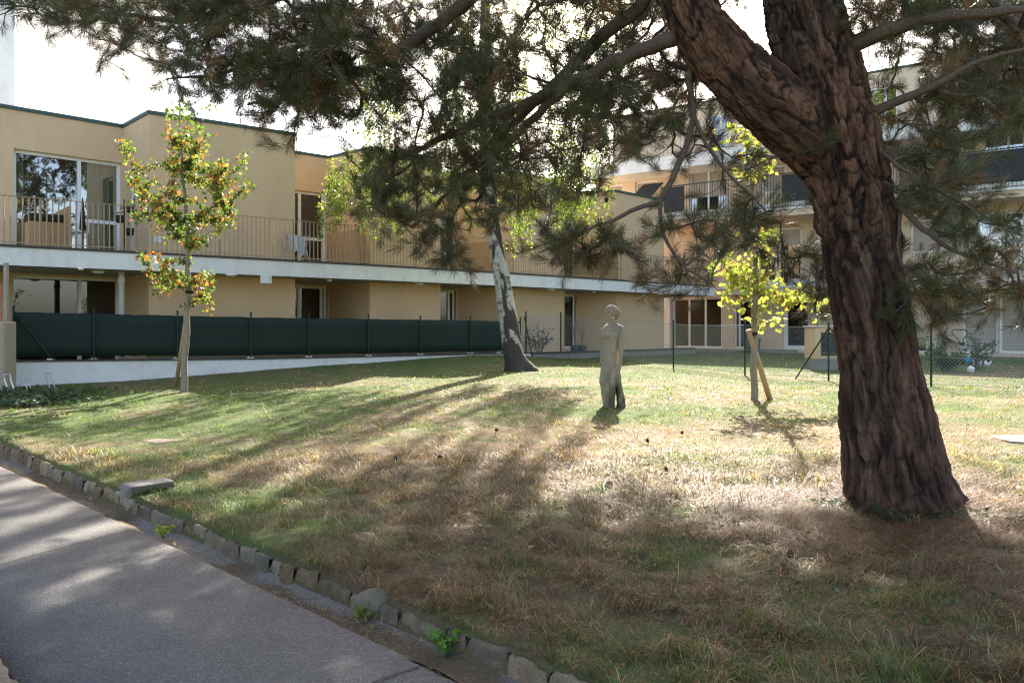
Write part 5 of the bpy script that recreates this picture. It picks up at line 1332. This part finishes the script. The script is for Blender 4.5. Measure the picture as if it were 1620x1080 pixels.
STR = [  # polygon in the picture where drapes start, depth range, count, hanging length range
 ([(505, 255), (560, 235), (640, 250), (640, 290), (520, 300)], 20.6, 22.0, 70, .6, 1.5),
 ([(500, 300), (620, 290), (630, 330), (510, 340)], 20.6, 21.8, 18, .3, .9),
 ([(570, 60), (640, 40), (640, 150), (580, 180)], 20.4, 22.5, 44, .8, 2.0),
 ([(600, -120), (1000, -120), (1000, 40), (840, 60), (700, 60)], 20.5, 23.5, 120, 1.0, 2.6),
 ([(690, 60), (830, 40), (840, 220), (700, 230)], 20.6, 23, 95, 1.0, 2.6),
 ([(640, 180), (720, 180), (740, 280), (650, 300)], 21, 22.6, 26, .6, 1.6),
 ([(850, 120), (960, 100), (960, 230), (870, 250)], 21, 22.6, 75, .8, 2.2),
 ([(870, 240), (925, 235), (925, 280), (880, 290)], 21.2, 22.4, 34, .7, 1.7),
 ([(800, 250), (850, 250), (850, 300), (805, 300)], 21.2, 22.4, 20, .8, 1.9),
 ([(925, 290), (960, 290), (960, 330), (930, 335)], 21.2, 22.0, 6, .6, 1.2),
 ([(600, -420), (960, -420), (1080, -120), (540, -120)], 18.8, 24, 330, .8, 2.2),  # this and the next: unseen upper crown, strands packed in to shade the lawn
 ([(640, -600), (1000, -600), (1120, -380), (600, -380)], 18.5, 23.5, 330, .6, 1.6),
]
tips = []; hang = []
for poly, d0, d1, nc, h0, h1 in STR:
    pl = np.array(poly, float); lo, hi = pl.min(0), pl.max(0); k = 0
    while k < nc:
        p = lo + rng.random(2) * (hi - lo)
        if not inside(pl, p[:1], p[1:])[0]: continue
        k += 1; tips.append(P(p[0], p[1], rng.uniform(d0, d1))); hang.append(rng.uniform(h0, h1))
tips = np.array(tips); key = {tuple(np.round(t, 4)): h for t, h in zip(tips, hang)}
ends = SB.grow(tips, .15, 9, -.12, .04, .0035, .1)
mb = MB(); SB.tubes(mb, SB.paths[1:], 5)
LC, LD, LG = [], [], []
for e in ends:
    p = SB.p[e].copy(); j = int(np.argmin(np.linalg.norm(tips - p, axis=1))); h = hang[j]
    sway = rng.normal(0, .12, 2); ps = [p + np.array([sway[0] * u * h, sway[1] * u * h, -h * u - .0]) + np.array([0, 0, .12 * math.sin(u * 3.14)]) for u in np.linspace(0, 1, 7)]
    mb.tube(ps, [.0045, .004, .004, .003, .003, .0025, .002], 4)
    yl = random.random()
    nl = int(h * 52) + 12
    for k in range(nl):
        u = random.uniform(-.1, 1.03); q = p + np.array([sway[0] * u * h, sway[1] * u * h, -h * u]) + rng.normal(0, .055, 3); LC.append(q); LD.append(np.array([random.gauss(0, .8), random.gauss(0, .8), random.gauss(-.7, .4)])); LG.append(yl)
mb.build('branches', M['bark_small'], BT, True)
n = len(LC); LG = np.array(LG); rr = rng.random(n)
c = np.where((rr < .25 + .2 * LG)[:, None], np.array([.30, .33, .06]), np.array([.15, .235, .05])); c = np.where((rr > .97)[:, None], np.array([.46, .30, .06]), c) * rng.uniform(.7, 1.25, (n, 1))
LC = np.array(LC); V, Fc, C = leaves(LC, np.array(LD), rng.uniform(.05, .085, n) * np.where(LC[:, 2] > EYE + .40 * LC[:, 1], 1.7, 1), c, 'rhomb'); fixed('crown', V, Fc, M['leaf'], BT, C)  # leaves enlarged in the unseen upper crown to deepen its shade
print('birch leaves', n)

# ---- young trees with stakes
def young(base, rows, label, branches, leaves_per, size, pal, wts, templ, sc, stake, name='young_tree', yspread=.5):
    t = thing(name, base, label, 'tree'); pts, rad = pxpath(rows); d0 = rows[0][2]
    s = Skel(); tp, trd = catmull(pts, .05, rad); tp = tp + np.stack([.012 * np.sin(np.arange(len(tp)) * .35), 0 * tp[:, 0], 0 * tp[:, 0]], -1)
    mb = MB(); mb.tube(tp, trd, 12); mb.build('trunk', M['young_bark'], t, True)
    s.path(tp[::2], trd[::2] * .9, step=.1); tips = []
    for poly, nc in branches:
        pl = np.array(poly, float); lo, hi = pl.min(0), pl.max(0); k = 0
        while k < nc:
            p = lo + rng.random(2) * (hi - lo)
            if not inside(pl, p[:1], p[1:])[0]: continue
            k += 1; tips.append(P(p[0], p[1], d0 + rng.normal(0, yspread)))
    tips = np.array(tips); ends = s.grow(tips, .07, 5, .0, .03, .0028, .03); mb = MB(); s.tubes(mb, s.paths, 5); mb.build('branches', M['bark_small'], t, True)
    LC, LD, cc = [], [], []; pal = np.array(pal)
    for e in ends:
        ids = [e]
        while len(ids) < 9 and s.par[ids[-1]] > 0 and s.r[s.par[ids[-1]]] < .012: ids.append(s.par[ids[-1]])
        hue = random.random()
        for k in range(leaves_per):
            q = s.p[random.choice(ids)] + rng.normal(0, sc, 3); LC.append(q); LD.append(np.array([random.gauss(0, .9), random.gauss(0, .9), random.gauss(-.55, .5)])); w_ = wts(hue, q); cc.append(pal[np.searchsorted(np.cumsum(w_), random.random() * sum(w_))])
    n = len(LC); cc = np.array(cc) * rng.uniform(.75, 1.25, (n, 1)); V, Fc, C = leaves(np.array(LC), np.array(LD), rng.uniform(.65, 1.25, n) * size, cc, templ); fixed('crown', V, Fc, M['leaf'], t, C)
    print(name, n); return t
M['young_bark'] = noisecol('young_tree_bark', (.20, .165, .12), (.34, .29, .22), 16, .9, .3, 60, stretch=(2, 2, .5))
q = ground_px(290, 620); dT = q[1]
TA = young(q, [(290, 624, dT, 11), (293, 560, dT, 10), (297, 480, dT, 9.5), (298, 420, dT, 8), (296, 350, dT, 6.5), (290, 290, dT, 5), (286, 230, dT, 4), (284, 180, dT, 2.2), (282, 160, dT, 1)],
  'young maple turning orange and green, tied to a slanting stake before the green screen fence',
  [([(240, 150), (300, 165), (350, 150), (350, 200), (335, 240), (300, 230), (270, 250), (250, 200)], 30), ([(183, 225), (205, 228), (225, 275), (270, 300), (255, 330), (200, 290)], 32), ([(172, 290), (215, 305), (270, 300), (280, 350), (205, 350)], 34), ([(325, 265), (395, 235), (390, 260), (350, 300)], 22), ([(340, 330), (380, 350), (360, 375), (330, 360)], 14), ([(250, 250), (350, 240), (385, 280), (360, 330), (270, 330)], 62), ([(340, 290), (412, 286), (410, 300), (345, 325)], 22), ([(210, 330), (370, 320), (355, 370), (300, 400), (225, 360)], 66), ([(285, 370), (340, 370), (320, 400), (300, 410)], 8), ([(215, 395), (285, 405), (290, 460), (245, 470), (225, 430)], 40), ([(300, 425), (340, 430), (338, 485), (315, 495), (305, 450)], 22), ([(256, 210), (300, 200), (330, 250), (265, 280)], 34)],
  19, .070, [(.10, .165, .045), (.155, .215, .055), (.36, .17, .05), (.30, .085, .035), (.30, .27, .08)],
  lambda h, q: [5, 3.5, .5, .1, .4] if h < .5 else [1.6, 1.6, 3.0, .7, .8], 'lobed', .045, None, 'maple_tree')
q2 = ground_px(1193, 634); d2 = q2[1]
TB = young(q2, [(1193, 638, d2, 12), (1193, 580, d2, 11), (1194, 500, d2, 10), (1195, 440, d2, 9), (1196, 380, d2, 7), (1190, 300, d2, 5), (1182, 240, d2, 3.5), (1178, 200, d2, 1.5)],
  'thin young tree with sparse yellow leaves, tied to a short stake near the wire fence',
  [([(1100, 410), (1180, 380), (1190, 440), (1130, 450)], 26), ([(1130, 440), (1190, 430), (1195, 510), (1145, 500)], 20), ([(1200, 360), (1240, 365), (1235, 410), (1200, 420)], 16), ([(1200, 430), (1260, 430), (1300, 460), (1280, 480), (1210, 480)], 30), ([(1195, 470), (1245, 490), (1230, 515), (1200, 510)], 7), ([(1285, 470), (1325, 490), (1310, 500), (1290, 495)], 4), ([(1130, 190), (1180, 190), (1230, 240), (1215, 300), (1160, 290)], 20)],
  9, .105, [(.31, .33, .10), (.40, .38, .13), (.22, .27, .07), (.38, .27, .11)], lambda h, q: [4, 3, 2, .7], 'oval', .07, None, 'lime_sapling', .3)
def stake(par_xy, a, b, label, r, tie):
    t = thing('tree_stake', a, label, 'stake', 'stakes beside the young trees'); MB().tube([a + (0, 0, -.1), b], r, 10).build('pole', M['wood'], t, True)
    m = MB(); c = tie; m.lathe(c, [(.075, -.03), (.082, -.03), (.082, .03), (.075, .03)], 14); m.build('tie', M['stakeband'], t)
a = ground_px(277, 612); bp_ = P(303, 446, dT - .02); stake(None, a, bp_, 'long slanting wooden stake tied to the maple in front of the green screen', .042, P(300, 462, dT))
a = ground_px(1221, 632); bp_ = P(1184, 522, d2 - .08); stake(None, a, bp_, 'short orange brown wooden stake leaning against the yellow sapling', .05, P(1190, 528, d2 - .02))

# ------------------------------------------------------------------ stone statue of a woman in a long dress
q = ground_px(967, 643); SY = q[1]; SX = P(967, 0, SY)[0]; SZ = q[2] - .01
kk = SY / F / 5.683                      # metres per unit of the enlarged photo the outline was read from
def sx_(u): return (880 + u / 5.683 - 810) / F * SY
def sz_(v): return EYE + (HOR - (470 + v / 5.683)) / F * SY
def loft(mb, rows, n=28, pw=2.3, tw=None):
    """rows: v, left u, right u, depth m, y-offset m"""
    vs = []
    for v, l, r, dp, yo in rows:
        xa, xb = sx_(l), sx_(r); cx, hx = (xa + xb) / 2, (xb - xa) / 2
        for k in range(n):
            a = 2 * math.pi * k / n; c, s = math.cos(a), math.sin(a); e = 2 / pw
            vs.append((cx + hx * math.copysign(abs(c) ** e, c), SY + yo + dp / 2 * math.copysign(abs(s) ** e, s), sz_(v)))
    m = len(rows); fs = [(i * n + k, (i + 1) * n + k, (i + 1) * n + (k + 1) % n, i * n + (k + 1) % n) for i in range(m - 1) for k in range(n)]
    fs += [tuple(range(n)), tuple(range((m - 1) * n, m * n))[::-1]]
    mb.add(vs, fs)
sb = MB()
# dress, front mass
loft(sb, [(232, 468, 540, .12, .0), (250, 440, 575, .20, .0), (275, 420, 590, .27, .0), (310, 416, 580, .29, -.01), (345, 414, 574, .30, -.02), (385, 422, 570, .28, 0), (430, 421, 568, .26, 0), (480, 418, 566, .26, 0), (540, 412, 562, .28, 0), (600, 406, 552, .31, 0), (660, 400, 542, .33, 0), (720, 392, 536, .33, 0), (755, 388, 532, .32, -.01), (800, 395, 532, .30, -.01), (860, 406, 532, .29, -.01), (920, 415, 530, .29, 0), (960, 418, 529, .30, 0), (1000, 419, 529, .30, 0)])
# back panel of the dress
loft(sb, [(560, 530, 572, .22, .05), (620, 524, 574, .27, .04), (700, 528, 574, .30, .04), (760, 532, 582, .31, .04), (820, 538, 592, .31, .04), (880, 542, 608, .30, .04), (940, 545, 622, .29, .04), (1000, 547, 634, .29, .04)])
# near arm hanging down, hand on the thigh
def limb_(pts, rad, n=14): sb.tube(catmull(pts, .02)[0], list(np.interp(np.linspace(0, 1, len(catmull(pts, .02)[0])), np.linspace(0, 1, len(rad)), rad)), n)
limb_([(sx_(578), SY - .06, sz_(282)), (sx_(580), SY - .11, sz_(340)), (sx_(574), SY - .13, sz_(440)), (sx_(570), SY - .15, sz_(520)), (sx_(563), SY - .16, sz_(585))], [.050, .046, .040, .035, .026])
sb.ball((sx_(578), SY - .04, sz_(280)), .058, 14, 10)
limb_([(sx_(432), SY + .06, sz_(285)), (sx_(424), SY + .09, sz_(360)), (sx_(420), SY + .10, sz_(460)), (sx_(413), SY + .08, sz_(560)), (sx_(410), SY + .06, sz_(600))], [.048, .043, .038, .032, .024])
# palm and fingers of the near hand
hx, hy, hz = sx_(560), SY - .165, sz_(600)
sb.ball((hx, hy + .008, hz), .036, 12, 8, (.85, .55, 1.25))
for k in range(4):
    dx = (-.022 + .015 * k); ln = (.062, .072, .068, .054)[k]
    limb_([(hx + dx, hy, hz - .03), (hx + dx * 1.15 - .004, hy + .004, hz - .03 - ln * .55), (hx + dx * 1.15 - .010, hy + .016, hz - .03 - ln)], [.0095, .009, .007], 8)
limb_([(hx - .028, hy - .004, hz + .01), (hx - .046, hy - .006, hz - .015), (hx - .048, hy, hz - .045)], [.010, .0095, .007], 8)
# bust, cap sleeve
sb.ball((sx_(432), SY - .09, sz_(345)), .062, 14, 10, (.8, .9, .95)); sb.ball((sx_(490), SY - .125, sz_(345)), .066, 14, 10, (.95, .75, .95))
loft(sb, [(262, 545, 590, .20, 0), (285, 538, 606, .24, -.0), (305, 545, 600, .22, 0)], 20)
# neck and head, turned to the left of the picture
limb_([(sx_(506), SY, sz_(258)), (sx_(500), SY - .005, sz_(225)), (sx_(495), SY - .01, sz_(190))], [.066, .050, .052])
hc = np.array([sx_(485), SY - .01, sz_(140)]); hw = 52 * kk
sb.ball(hc + np.array([.012, 0, .03]), .1, 22, 16, (.96, .86, 1.0))
fd = np.array([-.90, -.44, 0]); fd /= np.linalg.norm(fd); sd = np.array([-fd[1], fd[0], 0]); zv = np.array([0, 0, 1.])
fcn = hc + np.array([.005, 0, -.01])
def fb(f, s, z, r, sq=(1, 1, 1)):
    c = fcn + fd * f + sd * s + zv * z; b = MB().ball((0, 0, 0), r, 12, 8, sq)
    sb.add([c + fd * p[0] + sd * p[1] + zv * p[2] for p in b.v], b.f)
fb(.045, 0, -.035, .064, (.75, .85, 1.2)); fb(.066, 0, -.094, .030, (.95, .95, .8)); fb(.035, 0, -.075, .052, (.9, 1, .65))      # face, chin, jaw
fb(.112, 0, -.030, .017, (1.2, .8, 1.0)); fb(.098, 0, -.006, .013, (.9, .7, 2.2))                                         # nose
fb(.090, .0, .030, .022, (.7, 2.2, .5))                                                                                 # brow
for s in (-1, 1): fb(.080, s * .03, .006, .011, (.6, 1.35, .7)); fb(.066, s * .036, -.03, .022, (.7, .8, .9))                     # eyes, cheeks
fb(.088, 0, -.055, .011, (.7, 1.9, .55)); fb(.084, 0, -.067, .011, (.7, 1.6, .6))                                            # lips
for s in (-1, 1): fb(-.01, s * .082, -.012, .020, (.9, .4, 1.4))                                                           # ears
# hair: cap and bun with a knot
sb.ball(hc + np.array([.022, .012, .052]), .096, 22, 14, (1.0, .95, .80)); sb.ball((sx_(551), SY + .02, sz_(148)), .066, 16, 12, (.85, .95, 1.05)); sb.ball((sx_(553), SY + .02, sz_(118)), .035, 12, 8, (.7, 1, 1)); sb.ball((sx_(545), SY + .025, sz_(192)), .034, 12, 8)
# drapery folds
for u0, u1, v0, v1, yo in ((500, 470, 620, 985, -.145), (460, 450, 760, 985, -.145), (436, 428, 780, 985, -.12), (515, 505, 560, 985, -.14), (568, 580, 640, 985, -.105), (590, 612, 800, 985, -.09)):
    sb.tube([(sx_(u0 + (u1 - u0) * s), SY + yo + .012 * math.sin(s * 5 + u0), sz_(v0 + (v1 - v0) * s)) for s in np.linspace(0, 1, 14)], [.004 + .010 * math.sin(3.14 * min(1, s * 1.4) * .5) for s in np.linspace(0, 1, 14)], 7)
limb_([(sx_(505), SY - .13, sz_(600)), (sx_(470), SY - .16, sz_(690)), (sx_(432), SY - .15, sz_(745)), (sx_(398), SY - .11, sz_(765))], [.006, .014, .014, .006], 8)
tmp = sb.build('tmp', M['concrete'])
md = tmp.modifiers.new('r', 'REMESH'); md.mode = 'VOXEL'; md.voxel_size = .0075; md.use_smooth_shade = True
ms = tmp.modifiers.new('s', 'SMOOTH'); ms.factor = .5; ms.iterations = 2
dg = bpy.context.evaluated_depsgraph_get(); me = bpy.data.meshes.new_from_object(tmp.evaluated_get(dg)); bpy.data.objects.remove(tmp)
nv = len(me.vertices); co = np.zeros(nv * 3, np.float32); me.vertices.foreach_get('co', co); co = co.reshape(-1, 3).astype(float)
no = np.zeros(nv * 3, np.float32); me.vertices.foreach_get('normal', no); no = no.reshape(-1, 3)
bump = fbm(co[:, 0] * 30 + co[:, 1] * 17, co[:, 2] * 22 - co[:, 1] * 19, 91, 4) - .5
fold = np.sin(co[:, 0] * 150 + 4 * fbm(co[:, 0] * 4, co[:, 2] * 2, 7, 2) * 3) * sstep(SZ + .95, SZ + .3, co[:, 2])
co = co + no * (bump * .016 + fold * .005)[:, None]
base = np.array([SX, SY, SZ]); me.vertices.foreach_set('co', (co - base).astype(np.float32).ravel())
h = (co[:, 2] - SZ) / 1.66; st = fbm(co[:, 0] * 7 + 3, co[:, 2] * 3 + co[:, 1] * 6, 55, 4)[:, None]
c = np.array([.42, .37, .29]) * (1 - st) + np.array([.25, .215, .16]) * st
rust = sstep(.5, .62, fbm(co[:, 0] * 5, co[:, 2] * 3.5, 57, 3))[:, None] * sstep(.3, .7, h)[:, None] * .2; c = c * (1 - rust) + np.array([.36, .235, .16]) * rust
moss = (sstep(.42, .62, fbm(co[:, 0] * 6, co[:, 2] * 2.5 + 5, 58, 4)) * sstep(.55, .1, h))[:, None] * .75; c = c * (1 - moss) + np.array([.10, .085, .05]) * moss
a = me.color_attributes.new('col', 'FLOAT_COLOR', 'POINT'); cc = np.ones((nv, 4), np.float32); cc[:, :3] = c; a.data.foreach_set('color', cc.ravel())
me.materials.clear(); me.materials.append(attrmat('weathered_stone', .92, 0, .2, nscale=55, bump=.5))
for p in me.polygons: p.material_index = 0
o = link('statue', me, None, tuple(base)); props(o, 'weathered grey stone statue of a woman in a long dress standing on the sunny lawn', 'statue')
o.data.polygons.foreach_set('use_smooth', np.ones(len(me.polygons), bool))
